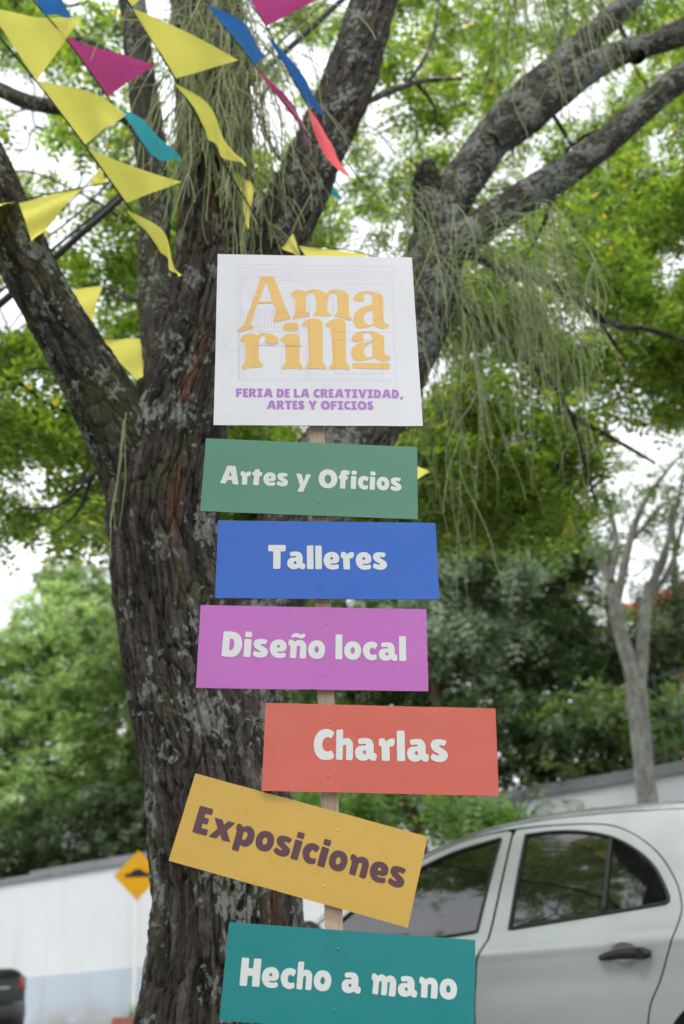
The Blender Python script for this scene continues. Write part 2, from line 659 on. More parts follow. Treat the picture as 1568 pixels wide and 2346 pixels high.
# red painted planter edge with a grass patch beside the sign
slab_o = slab('planter_edge', -13.15, -12.6, 12.9, 13.05, 0.13, 0.25, 'kerb_red', None, 4)
tag(slab_o, 'low red planter edge on the far pavement beside the diamond sign', 'planter edge')
gb = []
for i in range(320):
    t, s = rng.uniform(-13.1, -12.6), rng.uniform(13.1, 13.7)
    gb.append(street(t, s, 0.13))
gb = np.array(gb)
h_ = rng.uniform(0.12, 0.35, len(gb))
an = rng.uniform(0, 6.28, len(gb))
ln_ = rng.normal(0, 0.08, (len(gb), 2))
v0 = gb + np.stack([np.cos(an), np.sin(an), 0 * an], 1) * 0.012
v1 = gb - np.stack([np.cos(an), np.sin(an), 0 * an], 1) * 0.012
v2 = gb + np.stack([ln_[:, 0], ln_[:, 1], h_], 1)
vv = np.stack([v0, v1, v2], 1).reshape(-1, 3)
tag(mesh_obj('grass', vv, np.arange(len(vv)).reshape(-1, 3), MATS['leaf_lime']), 'green grass tuft at the foot of the white wall', 'grass', kind='stuff')

# ---------------------------------------------------------------- metal fence on the wall, right
plain('fence_green', (0.02, 0.05, 0.03), 0.5)
fence = empty('metal_fence', street(-2, 14.41, 2.92), 'dark green metal bar fence standing on the wall behind the grey tree', 'fence')
up = np.array([0, 0, 1.0])
dv = np.array([D2[0], D2[1], 0.0537])
dv /= np.linalg.norm(dv)
nv = np.array([N2[0], N2[1], 0.0])
tf0, tf1 = -4.35, 3.0
for zz in (3.02, 3.55, 4.15):
    MB().box((street(tf0, 14.41, zz) + street(tf1, 14.41, zz)) / 2, dv * (tf1 - tf0) / 2, nv * 0.012, up * 0.018).build('rail', MATS['fence_green'], fence)
bar0 = None
k = 0
t = tf0
while t < tf1:
    post = k % 12 == 0
    w = 0.03 if post else 0.009
    z0, z1 = 2.922, (4.3 if post else 4.22)
    MB().box((street(t, 14.41, z0) + street(t, 14.41, z1)) / 2, dv * w, nv * (w + 0.005), up * (z1 - z0) / 2).build('post' if post else 'bar', MATS['fence_green'], fence)
    t += 0.15
    k += 1

# ---------------------------------------------------------------- houses
plain('render_white', (0.70, 0.70, 0.68), 0.9, 0.1, 1.5)
plain('render_ochre', (0.62, 0.33, 0.16), 0.9, 0.1, 1.5)
plain('timber_brown', (0.05, 0.03, 0.022), 0.8)
plain('roof_tile', (0.42, 0.11, 0.06), 0.85, 0.3, 4)
plain('roof_dark', (0.05, 0.045, 0.045), 0.85, 0.3, 4)
m_, nt_, b_ = new_mat('window_glass')
b_.inputs['Base Color'].default_value = (0.02, 0.025, 0.03, 1)
b_.inputs['Roughness'].default_value = 0.05
nt_.links.new(ramp(nt_, noise(nt_, objco(nt_), 2, 2), [(0.3, (0.012, 0.015, 0.018)), (0.7, (0.03, 0.034, 0.04))]), b_.inputs['Base Color'])


def house(t, s, wid, dep, z0, hgt, rise, wall, roof, label, railing=False, face=-1, tiles=True):
    """a house along the street; face -1 looks towards the street from beyond the wall"""
    c = street(t, s, z0)
    h = empty('house', c, label, 'house')
    ex = np.array([D2[0], D2[1], 0])
    ey = np.array([N2[0], N2[1], 0])
    MB().box(c + up * (hgt / 2), ex * wid / 2, ey * dep / 2, up * hgt / 2).build('wall', MATS[wall], h)
    # hipped roof slab
    o = 0.5
    e = [c + ex * sx * (wid / 2 + o) + ey * sy * (dep / 2 + o) + up * (hgt + 0.004) for sx, sy in ((-1, -1), (1, -1), (1, 1), (-1, 1))]
    e2 = [p + up * 0.12 for p in e]
    r0, r1 = c - ex * wid * 0.3 + up * (hgt + rise), c + ex * wid * 0.3 + up * (hgt + rise)
    rf = MB().add(e + e2 + [r0, r1], [(3, 2, 1, 0), (0, 1, 5, 4), (1, 2, 6, 5), (2, 3, 7, 6), (3, 0, 4, 7), (4, 5, 9, 8), (5, 6, 9), (6, 7, 8, 9), (7, 4, 8)]).build('roof', MATS[roof], h)
    if tiles:
        n = int((wid + 2 * o) / 0.42)
        for i in range(n):
            x = -wid / 2 - o + 0.2 + i * (wid + 2 * o - 0.4) / max(1, n - 1)
            pa = c + ex * x + ey * face * (dep / 2 + o) + up * (hgt + 0.13)
            xr = max(-wid * 0.3, min(wid * 0.3, x))
            k = 1 - abs(x - xr) / (wid * 0.2 + o + 1e-6)
            top = c + ex * x + ey * face * (dep / 2 + o) * (1 - max(0.1, k)) + up * (hgt + 0.13 + (rise - 0.13) * max(0.1, k))
            MB().tube([pa + up * 0.02, top + up * 0.02], 0.07, 6).build('tile_row', MATS[roof], rf)
    # windows
    nw = max(2, int(wid / 2.4))
    for fl in range(max(1, int(hgt / 2.7))):
        for i in range(nw):
            x = -wid / 2 + (i + 0.5) * wid / nw
            p = c + ex * x + ey * face * (dep / 2) + up * (1.5 + fl * 2.7)
            fr = MB().box(p, ex * 0.62, ey * 0.05, up * 0.62).build('window', MATS['timber_brown'], h)
            MB().box(p + ey * face * 0.04, ex * 0.52, ey * 0.02, up * 0.52).build('pane', MATS['window_glass'], fr)
    if railing:
        p = c + ey * face * (dep / 2 + 0.9) + up * 2.7
        MB().box(p - ey * face * 0.45, ex * wid / 2, ey * 0.45, up * 0.08).build('balcony', MATS[wall], h)
        rl = MB().box(p + up * 1.0, ex * wid / 2, ey * 0.04, up * 0.04).build('railing', MATS['render_white'], h)
        for i in range(int(wid / 0.16)):
            MB().box(p + ex * (-wid / 2 + 0.08 + i * 0.16) + up * 0.52, ex * 0.025, ey * 0.025, up * 0.45).build('baluster', MATS['render_white'], rl)
    return h


house(-25.5, 25, 9, 6, 3.1, 3.3, 1.6, 'render_white', 'roof_dark', 'white house with a balcony railing half hidden by trees at the left edge', True)
house(-5.5, 42, 11, 8, 5.6, 6.2, 2.2, 'render_ochre', 'roof_tile', 'ochre house with a red tiled roof glimpsed beyond the grey tree at right')
house(-7, -10, 16, 7, 0.0, 2.9, 2.4, 'render_white', 'roof_dark', 'low white house with a dark roof on the near side of the street', face=1, tiles=False)

# ================================================================== MAIN TREE
def plate_field(co, nth, vlen, seed):
    """stretched cells round the trunk: (gap to the next plate, random of the plate)"""
    th = (np.arctan2(co[..., 1], co[..., 0]) / (2 * math.pi) + 0.5) * nth
    vv = co[..., 2] / vlen
    wu = 0.9 * vnoise(np.stack([co[..., 0] * 5, co[..., 1] * 5, co[..., 2] * 3.2], -1), seed) + 0.35 * vnoise(co * 17, seed + 1)
    u, v = th + wu, vv + 0.5 * vnoise(co * np.array([9, 9, 5]), seed + 2)
    iu, iv = np.floor(u), np.floor(v)
    f1 = np.full(u.shape, 9.0)
    f2 = np.full(u.shape, 9.0)
    idr = np.zeros(u.shape)
    for du in (-1, 0, 1):
        for dv_ in (-1, 0, 1):
            cu, cv = iu + du, iv + dv_
            k = np.mod(cu, nth)
            z = np.zeros_like(k)
            jx, jy, jr = _hash(k, cv, z, seed + 5), _hash(k, cv, z + 1, seed + 6), _hash(k, cv, z + 2, seed + 7)
            d = np.sqrt((cu + 0.1 + 0.8 * jx - u) ** 2 + ((cv + jy - v) * 1.15) ** 2)
            m = d < f1
            f2 = np.where(m, f1, np.minimum(f2, d))
            idr = np.where(m, jr, idr)
            f1 = np.where(m, d, f1)
    return f2 - f1, idr


def plated(amp, nth, vlen, seed):
    """thick split bark: long plates, deep cracks, slight overlap"""
    store = {}

    def d(co, rr):
        g, idr = plate_field(co, nth, vlen, seed)
        g2, _ = plate_field(co * 1.0, int(nth * 2.1), vlen * 0.7, seed + 40)
        e = np.clip(g / 0.17, 0, 1)
        e = e * e * (3 - 2 * e)
        e2 = np.clip(g2 / 0.25, 0, 1)
        h = (e - 1) * 1.0 + (e2 - 1) * 0.30 + (idr - 0.5) * 0.75
        h += 0.34 * fbm(co * np.array([50, 50, 20]), 3, seed + 9)
        h += 0.9 * vnoise(co * np.array([4.5, 4.5, 1.6]), seed + 12)
        store['plate'] = np.stack([idr, g, 0 * g], -1).reshape(-1, 3)
        return amp * h
    d.store = store
    return d


def bark_disp(amp, fz, fr, seed, plates=0.0):
    def d(co, rr):
        q = co * np.array([fr, fr, fz])
        q = q + 0.35 * np.stack([vnoise(co * 7, seed + 3), vnoise(co * 7 + 9.1, seed + 4), 0 * co[..., 0]], -1)
        n1 = np.abs(vnoise(q, seed))                       # furrows where it nears zero
        n2 = np.abs(vnoise(q * 2.1 + 5.3, seed + 1))
        h = -np.exp(-(n1 / 0.16) ** 2) - 0.5 * np.exp(-(n2 / 0.2) ** 2)
        h += 0.35 * fbm(co * np.array([38, 38, 9]), 3, seed + 6)
        if plates:
            n3 = np.abs(vnoise(co * np.array([16, 16, 11]), seed + 8))
            h -= plates * np.exp(-(n3 / 0.12) ** 2)
        lump = 0.9 * vnoise(co * np.array([5, 5, 2.2]), seed + 9)
        return amp * (h + lump)
    return d


def limb(name, pts, mat, parent, step, n, disp, wide=1.0):
    """pts: (x, y, Y, apparent width) -> a tapering limb"""
    rows = []
    for x, y, Y, w in pts:
        p = at(x, y, Y)
        rows.append([*p, px_to_m(w, p) / 2 * wide])
    q = catmull(rows, step)
    v, f, co = tube_arrays(q[:, :3], np.maximum(q[:, 3], 0.004), n, disp)
    at_ = {'bark': co, 'plate': disp.store['plate'] if hasattr(disp, 'store') else np.full((len(v), 3), 0.5)}
    o = mesh_obj(name, v, f, MATS[mat], parent, True, attr=at_)
    return o, q


trunk_base = at(495, 2346, 3.3)
big_tree = empty('shade_tree', (trunk_base[0], trunk_base[1], ground_z(trunk_base[0], trunk_base[1])),
                 'large rough barked tree behind the signpost with lichened limbs and feathery canopy', 'tree')
base_down = [(480, 2700, 3.3, 520), (490, 2500, 3.3, 440)]
_, qA = limb('trunk', base_down + [(503, 2346, 3.3, 378), (514, 2080, 3.3, 328), (499, 1900, 3.3, 318), (459, 1700, 3.3, 292), (417, 1500, 3.3, 280), (381, 1300, 3.3, 256),
             (372, 1150, 3.3, 262), (398, 980, 3.3, 225), (440, 840, 3.3, 195), (478, 680, 3.32, 178), (497, 500, 3.35, 172), (492, 250, 3.4, 165), (475, 0, 3.45, 155), (455, -260, 3.55, 140), (420, -600, 3.7, 110)],
             'bark_trunk', big_tree, 0.0062, 380, plated(0.017, 54, 0.24, 11))
_, qB = limb('limb', [(590, 2600, 3.42, 300), (575, 2346, 3.42, 240), (590, 2080, 3.42, 215), (572, 1800, 3.42, 190), (560, 1620, 3.42, 180), (582, 1430, 3.45, 185), (680, 1210, 3.55, 190),
             (800, 1010, 3.75, 190), (905, 830, 3.95, 165), (975, 680, 4.15, 150), (1000, 580, 4.3, 130), (1015, 500, 4.4, 110)],
             'bark_grey', big_tree, 0.008, 220, plated(0.010, 22, 0.06, 23))
_, qC = limb('limb', [(395, 1250, 3.3, 180), (335, 1110, 3.27, 190), (272, 985, 3.22, 168), (205, 860, 3.18, 148), (130, 730, 3.12, 132), (65, 610, 3.08, 128), (15, 500, 3.05, 128), (-60, 340, 3.0, 124), (-180, 120, 2.95, 110), (-360, -150, 2.9, 90)],
             'bark_limb', big_tree, 0.008, 220, plated(0.008, 24, 0.07, 37))
_, qD = limb('limb', [(500, 800, 3.35, 120), (560, 660, 3.42, 135), (645, 525, 3.5, 138), (712, 390, 3.6, 128), (765, 270, 3.7, 122), (808, 160, 3.8, 118), (845, 40, 3.9, 112), (880, -90, 4.0, 105), (940, -330, 4.2, 85)],
             'bark_trunk', big_tree, 0.007, 220, plated(0.012, 24, 0.17, 41))
_, qE = limb('limb', [(420, 1010, 3.4, 90), (382, 900, 3.6, 84), (362, 760, 3.8, 80), (352, 600, 3.95, 74), (358, 470, 4.0, 76), (340, 300, 4.05, 72), (318, 130, 4.1, 66), (300, -40, 4.2, 62), (270, -300, 4.4, 50)],
             'bark_limb', big_tree, 0.009, 130, bark_disp(0.005, 2.0, 12, 53, 0.8))
_, qB1 = limb('limb', [(985, 620, 4.25, 110), (1008, 510, 4.33, 104), (1040, 445, 4.38, 100), (1078, 390, 4.45, 96), (1145, 295, 4.55, 88), (1215, 215, 4.65, 78), (1290, 145, 4.75, 64), (1370, 70, 4.85, 54), (1460, -15, 5.0, 48), (1650, -200, 5.3, 38)],
              'bark_grey', big_tree, 0.009, 150, plated(0.007, 13, 0.08, 61))
_, qB2 = limb('limb', [(1120, 335, 4.45, 70), (1190, 285, 4.55, 76), (1260, 225, 4.62, 76), (1325, 175, 4.7, 72), (1400, 130, 4.8, 62), (1480, 105, 4.9, 48), (1580, 78, 5.0, 40), (1800, 0, 5.3, 30)],
              'bark_grey', big_tree, 0.009, 130, plated(0.007, 12, 0.08, 67))
_, qB3 = limb('limb', [(975, 650, 4.15, 70), (1030, 580, 4.2, 84), (1100, 520, 4.28, 82), (1200, 452, 4.4, 74), (1310, 385, 4.55, 68), (1400, 315, 4.7, 66), (1480, 245, 4.8, 62), (1580, 165, 4.95, 58), (1800, 10, 5.3, 48)],
              'bark_grey', big_tree, 0.009, 150, plated(0.007, 12, 0.08, 71))
limb('limb_stub', [(1000, 620, 4.25, 90), (990, 520, 4.27, 92), (982, 450, 4.3, 78), (979, 405, 4.3, 64), (981, 384, 4.3, 50), (990, 374, 4.3, 26), (998, 372, 4.3, 3)], 'bark_limb', big_tree, 0.008, 90, plated(0.012, 9, 0.06, 77))
limb('limb', [(1460, 130, 4.85, 40), (1490, 100, 4.95, 38), (1530, 75, 5.1, 36), (1590, 45, 5.3, 32)], 'bark_limb', big_tree, 0.02, 40, bark_disp(0.004, 2, 11, 79, 0.5))
limb('limb', [(-60, 170, 4.4, 26), (0, 205, 4.3, 34), (60, 232, 4.2, 36), (130, 246, 4.15, 34), (250, 255, 4.1, 30), (330, 300, 4.1, 26)], 'bark_limb', big_tree, 0.02, 40, bark_disp(0.004, 2, 11, 83, 0.5))


# dark boughs running out under the canopy
for i_, pts in enumerate((
        [(1050, 560, 4.3, 30), (1150, 618, 4.6, 26), (1240, 640, 4.9, 24), (1330, 690, 5.2, 22), (1400, 742, 5.5, 18), (1500, 758, 5.8, 14), (1620, 800, 6.2, 10)],
        [(1335, 695, 5.2, 14), (1400, 775, 5.5, 11), (1445, 840, 5.8, 7)],
        [(1015, 640, 4.25, 26), (1090, 725, 4.6, 22), (1180, 800, 5.0, 20), (1268, 880, 5.4, 17), (1312, 950, 5.7, 14), (1400, 1002, 6.0, 12), (1500, 1060, 6.4, 8)],
        [(1312, 955, 5.7, 12), (1340, 1060, 5.9, 9), (1365, 1150, 6.1, 6)],
        [(800, 250, 3.8, 20), (860, 225, 4.2, 17), (920, 200, 4.6, 14), (970, 186, 5.0, 12), (1060, 180, 5.4, 7)],
        [(930, 196, 4.7, 11), (975, 130, 5.0, 9), (998, 60, 5.3, 8), (1010, -30, 5.6, 6)],
        [(955, 190, 4.9, 9), (990, 235, 5.1, 7), (1005, 290, 5.3, 5)],
        [(1225, 240, 4.6, 13), (1262, 258, 4.8, 11), (1290, 300, 5.0, 9), (1315, 345, 5.2, 5)],
        [(1300, 150, 4.7, 12), (1282, 90, 4.9, 10), (1300, 30, 5.1, 8), (1290, -60, 5.3, 6)],
        [(1440, 100, 4.85, 12), (1415, 50, 5.0, 10), (1380, 10, 5.2, 8), (1340, -60, 5.5, 6)],
        [(355, 695, 3.95, 16), (300, 684, 4.3, 13), (250, 662, 4.7, 10), (180, 650, 5.1, 6)],
        [(275, 1030, 3.25, 14), (200, 1100, 3.8, 12), (130, 1160, 4.4, 10), (40, 1165, 5.0, 6)],
        [(210, 1095, 3.8, 10), (180, 1170, 4.2, 8), (120, 1225, 4.7, 5)],
        [(330, 180, 4.1, 16), (270, 130, 4.5, 14), (190, 90, 4.9, 12), (120, 95, 5.3, 9), (20, 130, 5.7, 6)],
        [(690, 420, 3.6, 14), (620, 330, 4.2, 12), (600, 240, 4.7, 10), (640, 150, 5.2, 7)])):
    limb('bough', pts, 'bark_limb', big_tree, 0.03, 14, bark_disp(0.003, 2, 11, 200 + i_, 0.4))


# ---------------------------------------------------------------- leaves
def sprigs(c, R_, n, length, pairs, lw, droop=0.35, flat=0.55, rg=rng):
    """feather leaves about clump centres c (k,3) with radii R_; n per clump -> vertices, quads"""
    k = len(c)
    N = k * n
    cen = np.repeat(c, n, 0)
    rad = np.repeat(R_, n)
    d = rg.normal(size=(N, 3))
    d /= np.linalg.norm(d, axis=1)[:, None]
    rr = rg.uniform(0.15, 1, N) ** 0.6
    p = cen + d * (rad * rr)[:, None] * np.array([1, 1, flat])
    ax = d + rg.normal(size=(N, 3)) * 0.6
    ax[:, 2] = ax[:, 2] * 0.5 - droop
    ax /= np.linalg.norm(ax, axis=1)[:, None]
    upv = np.array([0, 0, 1.0]) + rg.normal(size=(N, 3)) * 0.45
    sd = np.cross(ax, upv)
    sd /= np.linalg.norm(sd, axis=1)[:, None] + 1e-9
    nm = np.cross(sd, ax)
    L = length * rg.uniform(0.7, 1.25, N)
    out = []
    for i in range(pairs):
        u = (i + 0.6) / pairs
        for sgn in (-1, 1):
            base = p + ax * (L * u)[:, None] - nm * (0.12 * L * u * u)[:, None]
            dirv = ax * 0.45 + sd * sgn + nm * rg.normal(0, 0.25, N)[:, None]
            dirv /= np.linalg.norm(dirv, axis=1)[:, None]
            ll = lw * (1.0 - 0.35 * abs(u - 0.45)) * rg.uniform(0.8, 1.2, N)
            wd = np.cross(nm, dirv)
            wd /= np.linalg.norm(wd, axis=1)[:, None] + 1e-9
            mid = base + dirv * (ll * 0.5)[:, None]
            w = (ll * 0.23)[:, None]
            out.append(np.stack([base, mid + wd * w - nm * w * 0.2, base + dirv * ll[:, None], mid - wd * w - nm * w * 0.2], 1))
    v = np.concatenate(out, 0).reshape(-1, 3)
    return v, np.arange(len(v)).reshape(-1, 4)


def twig_path(a, b, sag=0.12, n=6):
    a, b = np.asarray(a), np.asarray(b)
    t = np.linspace(0, 1, n)[:, None]
    p = a + (b - a) * t
    off = rng.normal(0, 1, (n, 3)) * np.linalg.norm(b - a) * 0.045
    off[0] = off[-1] = 0
    p += off
    p[:, 2] += np.linalg.norm(b - a) * sag * np.sin(t[:, 0] * math.pi)
    return p


limb_nodes = np.vstack([q[::12, :3] for q in (qA[len(qA) // 2:], qC, qD, qE, qB1, qB2, qB3, qB[len(qB) * 2 // 3:])])


def crown_clumps():
    c, r = [], []

    def region(x0, x1, y0, y1, Y0, Y1, n, ra, rb):
        for _ in range(int(n * 1.35)):
            Y = rng.uniform(Y0, Y1)
            c.append(at(rng.uniform(x0, x1), rng.uniform(y0, y1), Y))
            r.append(rng.uniform(ra, rb) * 0.62)
    region(-250, 330, -150, 560, 5.0, 8.5, 31, 0.2, 0.4)       # upper left
    region(-250, 260, 560, 1180, 5.0, 8.5, 33, 0.2, 0.4)       # left, under the limb
    region(300, 480, 350, 900, 5.5, 8, 12, 0.2, 0.35)
    region(560, 1020, -150, 560, 6.0, 9.5, 26, 0.18, 0.36)        # middle gap
    region(980, 1700, -150, 420, 6.5, 10, 52, 0.24, 0.5)        # upper right
    region(1020, 1720, 380, 950, 6.0, 9.5, 66, 0.24, 0.5)      # right, behind the hanging plants
    region(940, 1340, 900, 1220, 6.0, 8.5, 26, 0.22, 0.42)
    region(1720, 2400, -200, 800, 6.0, 9.5, 55, 0.35, 0.7)       # beyond the right edge
    region(-120, 240, 1120, 1250, 5.5, 8.0, 3, 0.2, 0.38)
    region(500, 960, 940, 1270, 6.0, 9.0, 44, 0.25, 0.45)
    region(1480, 1750, 780, 940, 6.5, 9, 9, 0.25, 0.45)
    for _ in range(60):
        c.append(np.array([rng.uniform(-6.5, -2.2), rng.uniform(-3.5, 1.5), rng.uniform(3.6, 6.6)]))
        r.append(rng.uniform(0.35, 0.65))
    for _ in range(90):                                          # the left side of the crown
        x, y = rng.uniform(-7.5, -2.4), rng.uniform(0.8, 4.8)
        z = 1.3 + math.hypot(x - 0.8, y - 5.0) * rng.uniform(0.70, 1.05)
        c.append(np.array([x, y, z]))
        r.append(rng.uniform(0.3, 0.6))
    # the crown goes on overhead, out to the sides and behind
    for _ in range(150):
        a_, d_ = rng.uniform(0, 6.28), rng.uniform(2.0, 7.5)
        x, y = -0.6 + d_ * math.cos(a_), 3.0 + d_ * math.sin(a_)
        z = 6.6 - 0.22 * d_ + rng.uniform(-0.9, 1.4)
        q = np.array([x, y, z]) - CAM
        if q @ _f > 0.5 and abs(q @ _r) / (q @ _f) < 0.45 and abs(q @ _u) / (q @ _f) < 0.62:
            continue
        c.append(np.array([x, y, z]))
        r.append(rng.uniform(0.4, 0.75))
    return np.array(c), np.array(r)


cc, cr = crown_clumps()
lv, lf_ = sprigs(cc, cr, 44, 0.24, 5, 0.078)
o = mesh_obj('crown', lv, lf_, MATS['leaf_canopy'], big_tree)
tag(o, kind='stuff')
# boughs that carry the clumps
tw = MB()
bough_ends = []
order = np.argsort(rng.random(len(cc)))
done = [p for p in limb_nodes]
cnt = 0
for i in order:
    e = cc[i]
    dd = np.linalg.norm(np.array(done) - e, axis=1)
    j = int(np.argmin(dd))
    if dd[j] > 5.5:
        continue
    path = twig_path(e, done[j], 0.1, 7)[::-1]
    L = dd[j]
    path = catmull(path, max(0.06, L / 14))
    r0 = min(0.017, 0.006 + 0.005 * L)
    tw.tube(path, np.linspace(r0, 0.004, len(path)), 5, False)
    done += [p for p in path[len(path) // 3::3]]
    for _ in range(3):
        a_ = path[rng.integers(len(path) // 2, len(path))]
        b_ = e + rng.normal(0, 0.6, 3) * cr[i]
        tw.tube(twig_path(a_, b_, 0.05, 5), np.linspace(0.005, 0.002, 5), 4, False)
tag(tw.build('twigs', MATS['twig'], big_tree, True), kind='stuff')
# yellow blossoms scattered through the crown
bsel = cc[::5]
bc = bsel + rng.normal(0, 0.25, bsel.shape)
bv, bf = sprigs(bc, np.full(len(bc), 0.03), 3, 0.035, 2, 0.022)
tag(mesh_obj('blossoms', bv, bf, MATS['blossom'], big_tree), kind='stuff')


# ---------------------------------------------------------------- hanging epiphytes
def hanging(name, label, anchors, n, lmin, lmax, spread, mat, rad=0.0019, out=0.1, fork=0.45, side=(0, 0, 0)):
    """slender jointed stems arching from a bough and hanging down"""
    mb_v, mb_f, k0 = [], [], 0
    anchors = np.array(anchors)
    h = empty(name, tuple(anchors[0]), label, 'plant', 'hanging plants on the big tree')
    side = np.asarray(side, float)

    def strand(p, d0, L, r):
        nonlocal k0
        m = max(6, int(L / 0.045))
        pts = [p]
        d = d0.copy()
        for i in range(m):
            g = min(1.0, 0.16 + i / m * 0.9)
            d = d * (1 - 0.28 * g) + np.array([0, 0, -1.0]) * 0.28 * g + rng.normal(0, 0.075, 3)
            d /= np.linalg.norm(d)
            pts.append(pts[-1] + d * L / m)
        pts = np.array(pts)
        rr = np.linspace(r, r * 0.65, len(pts))
        v, f, _ = tube_arrays(pts, rr, 4)
        mb_v.append(v)
        mb_f.append(f + k0)
        k0 += len(v)
        return pts
    for i in range(n):
        a = anchors[rng.integers(len(anchors))] + rng.normal(0, 1, 3) * spread
        d0 = rng.normal(0, 1, 3) * np.array([1, 1, 0.3]) * out + side * rng.uniform(0.2, 1.2) + np.array([0, 0, rng.uniform(-0.3, 0.25)])
        d0 /= np.linalg.norm(d0) + 1e-9
        L = lmin + (lmax - lmin) * rng.random() ** 1.2
        pts = strand(a, d0, L, rad * rng.uniform(0.8, 1.2))
        while rng.random() < fork:
            j = rng.integers(len(pts) // 4, len(pts) - 2)
            dd = pts[j + 1] - pts[j]
            dd = dd / np.linalg.norm(dd) + rng.normal(0, 0.45, 3)
            strand(pts[j], dd / np.linalg.norm(dd), L * rng.uniform(0.2, 0.5), rad * 0.85)
    o = mesh_obj('stems', np.vstack(mb_v), np.vstack(mb_f), MATS[mat], h, True)
    tag(o, kind='stuff')
    return h


def line_pts(*p):
    return [at(*q) for q in p]


hanging('hanging_plant', 'thick curtain of dry green stems hanging over the central trunk above the white board',
        line_pts((470, -40, 3.15), (500, 20, 3.12), (540, 60, 3.13), (450, 60, 3.13), (560, 120, 3.2), (520, 150, 3.1), (580, 150, 3.25), (430, 130, 3.15), (500, -100, 3.2), (540, -140, 3.2), (470, 200, 3.12), (530, 260, 3.12), (560, 240, 3.2)),
        310, 0.35, 0.95, 0.032, 'strand_dry', 0.0027, 0.11, side=(0, 0, -0.35))
hanging('hanging_plant', 'broad loose curtain of thin green stems hanging right of the white board',
        line_pts((985, 600, 4.1), (1030, 575, 4.1), (1080, 570, 4.12), (1010, 640, 4.1), (975, 680, 4.05), (1110, 585, 4.2), (1150, 600, 4.22)),
        140, 0.5, 1.4, 0.055, 'strand_green', 0.0025, 0.2, 0.8, side=(0.13, -0.03, 0.02))
hanging('hanging_plant', 'pale dry tuft of stems hanging at the top edge over the right limb',
        line_pts((1185, -60, 3.9), (1210, -80, 3.9), (1225, -60, 3.9), (1160, -120, 3.95), (1250, -120, 3.95)),
        95, 0.6, 1.05, 0.03, 'strand_dry', 0.003, 0.16, 0.3)
hanging('hanging_plant', 'few green stems dangling from the left fork of the big tree',
        line_pts((285, 965, 3.0), (292, 950, 3.0), (277, 975, 3.01)),
        4, 0.38, 0.52, 0.005, 'strand_green', 0.0026, 0.01, 0.35, side=(0, 0, -2.5))
hanging('hanging_plant', 'small dark tuft hanging under the lower right limb',
        line_pts((1240, 465, 4.38), (1265, 455, 4.4), (1215, 480, 4.35)),
        40, 0.08, 0.2, 0.03, 'twig', 0.0018, 0.3, 0.3)
hanging('hanging_plant', 'tiny pale wisp of stems growing on the grey trunk beside the coral board',
        line_pts((590, 1655, 3.17)), 14, 0.05, 0.12, 0.01, 'strand_dry', 0.001, 0.5, 0.2)


# ================================================================== OTHER TREES
def far_tree(x, Y, hgt, label, mat, bark, stems, crown, nleaf, leaf, droop=0.3, name='tree', group=None, pairs=3, length=0.3, base=None, flat=0.8):
    """a tree at the place seen in column x; stems = list of height fractions path offsets"""
    p0 = at(x, 2050, Y)
    s_ = float(np.array(p0[:2]) @ N2)
    t_ = float(np.array(p0[:2]) @ D2)
    gz = ground_z(p0[0], p0[1]) + (bank_h(s_, t_) if s_ > 14.45 else 0.0)
    b = np.array([p0[0], p0[1], gz - 0.15])
    tr = empty(name, tuple(b), label, 'tree', group)
    tops = []
    for i, st in enumerate(stems):
        rows = [[b[0] + q[0], b[1] + q[1], b[2] + q[2] * hgt, q[3]] for q in st]
        q = catmull(rows, 0.12)
        v, f, co = tube_arrays(q[:, :3], np.maximum(q[:, 3], 0.006), 14, bark_disp(0.012, 1.5, 6, 90 + i, 0.5))
        mesh_obj('trunk' if i == 0 else 'limb', v, f, MATS[bark], tr, True, attr={'bark': co, 'plate': np.full((len(v), 3), .5)})
        tops.append(q[:, :3])
    nodes = np.vstack([q[len(q) // 3:] for q in tops])
    c, r = [], []
    for (cx, cy, cz, rx, rz, n) in crown:
        for _ in range(n):
            d = rng.normal(size=3)
            d /= np.linalg.norm(d)
            k = rng.uniform(0.35, 1.0)
            c.append(b + np.array([cx + d[0] * rx * k, cy + d[1] * rx * k, cz * hgt + d[2] * rz * k]))
            r.append(rng.uniform(0.35, 0.7) * leaf * 5)
    c, r = np.array(c), np.array(r)
    if len(c):
        v, f = sprigs(c, r, nleaf, length, pairs, leaf, droop, flat)
        tag(mesh_obj('crown', v, f, MATS[mat], tr), kind='stuff')
        tw = MB()
        for e in c[::2]:
            j = int(np.argmin(np.linalg.norm(nodes - e, axis=1)))
            tw.tube(twig_path(nodes[j], e, 0.05, 5), np.linspace(0.035, 0.01, 5), 4, False)
        tag(tw.build('twigs', MATS['twig'], tr, True), kind='stuff')
    return tr


def stem(*q):
    return list(q)


G = 'trees in the garden beyond the wall'
straight = stem((0, 0, 0, .16), (.1, 0, .3, .13), (-.1, .1, .6, .1), (.1, 0, .9, .05))
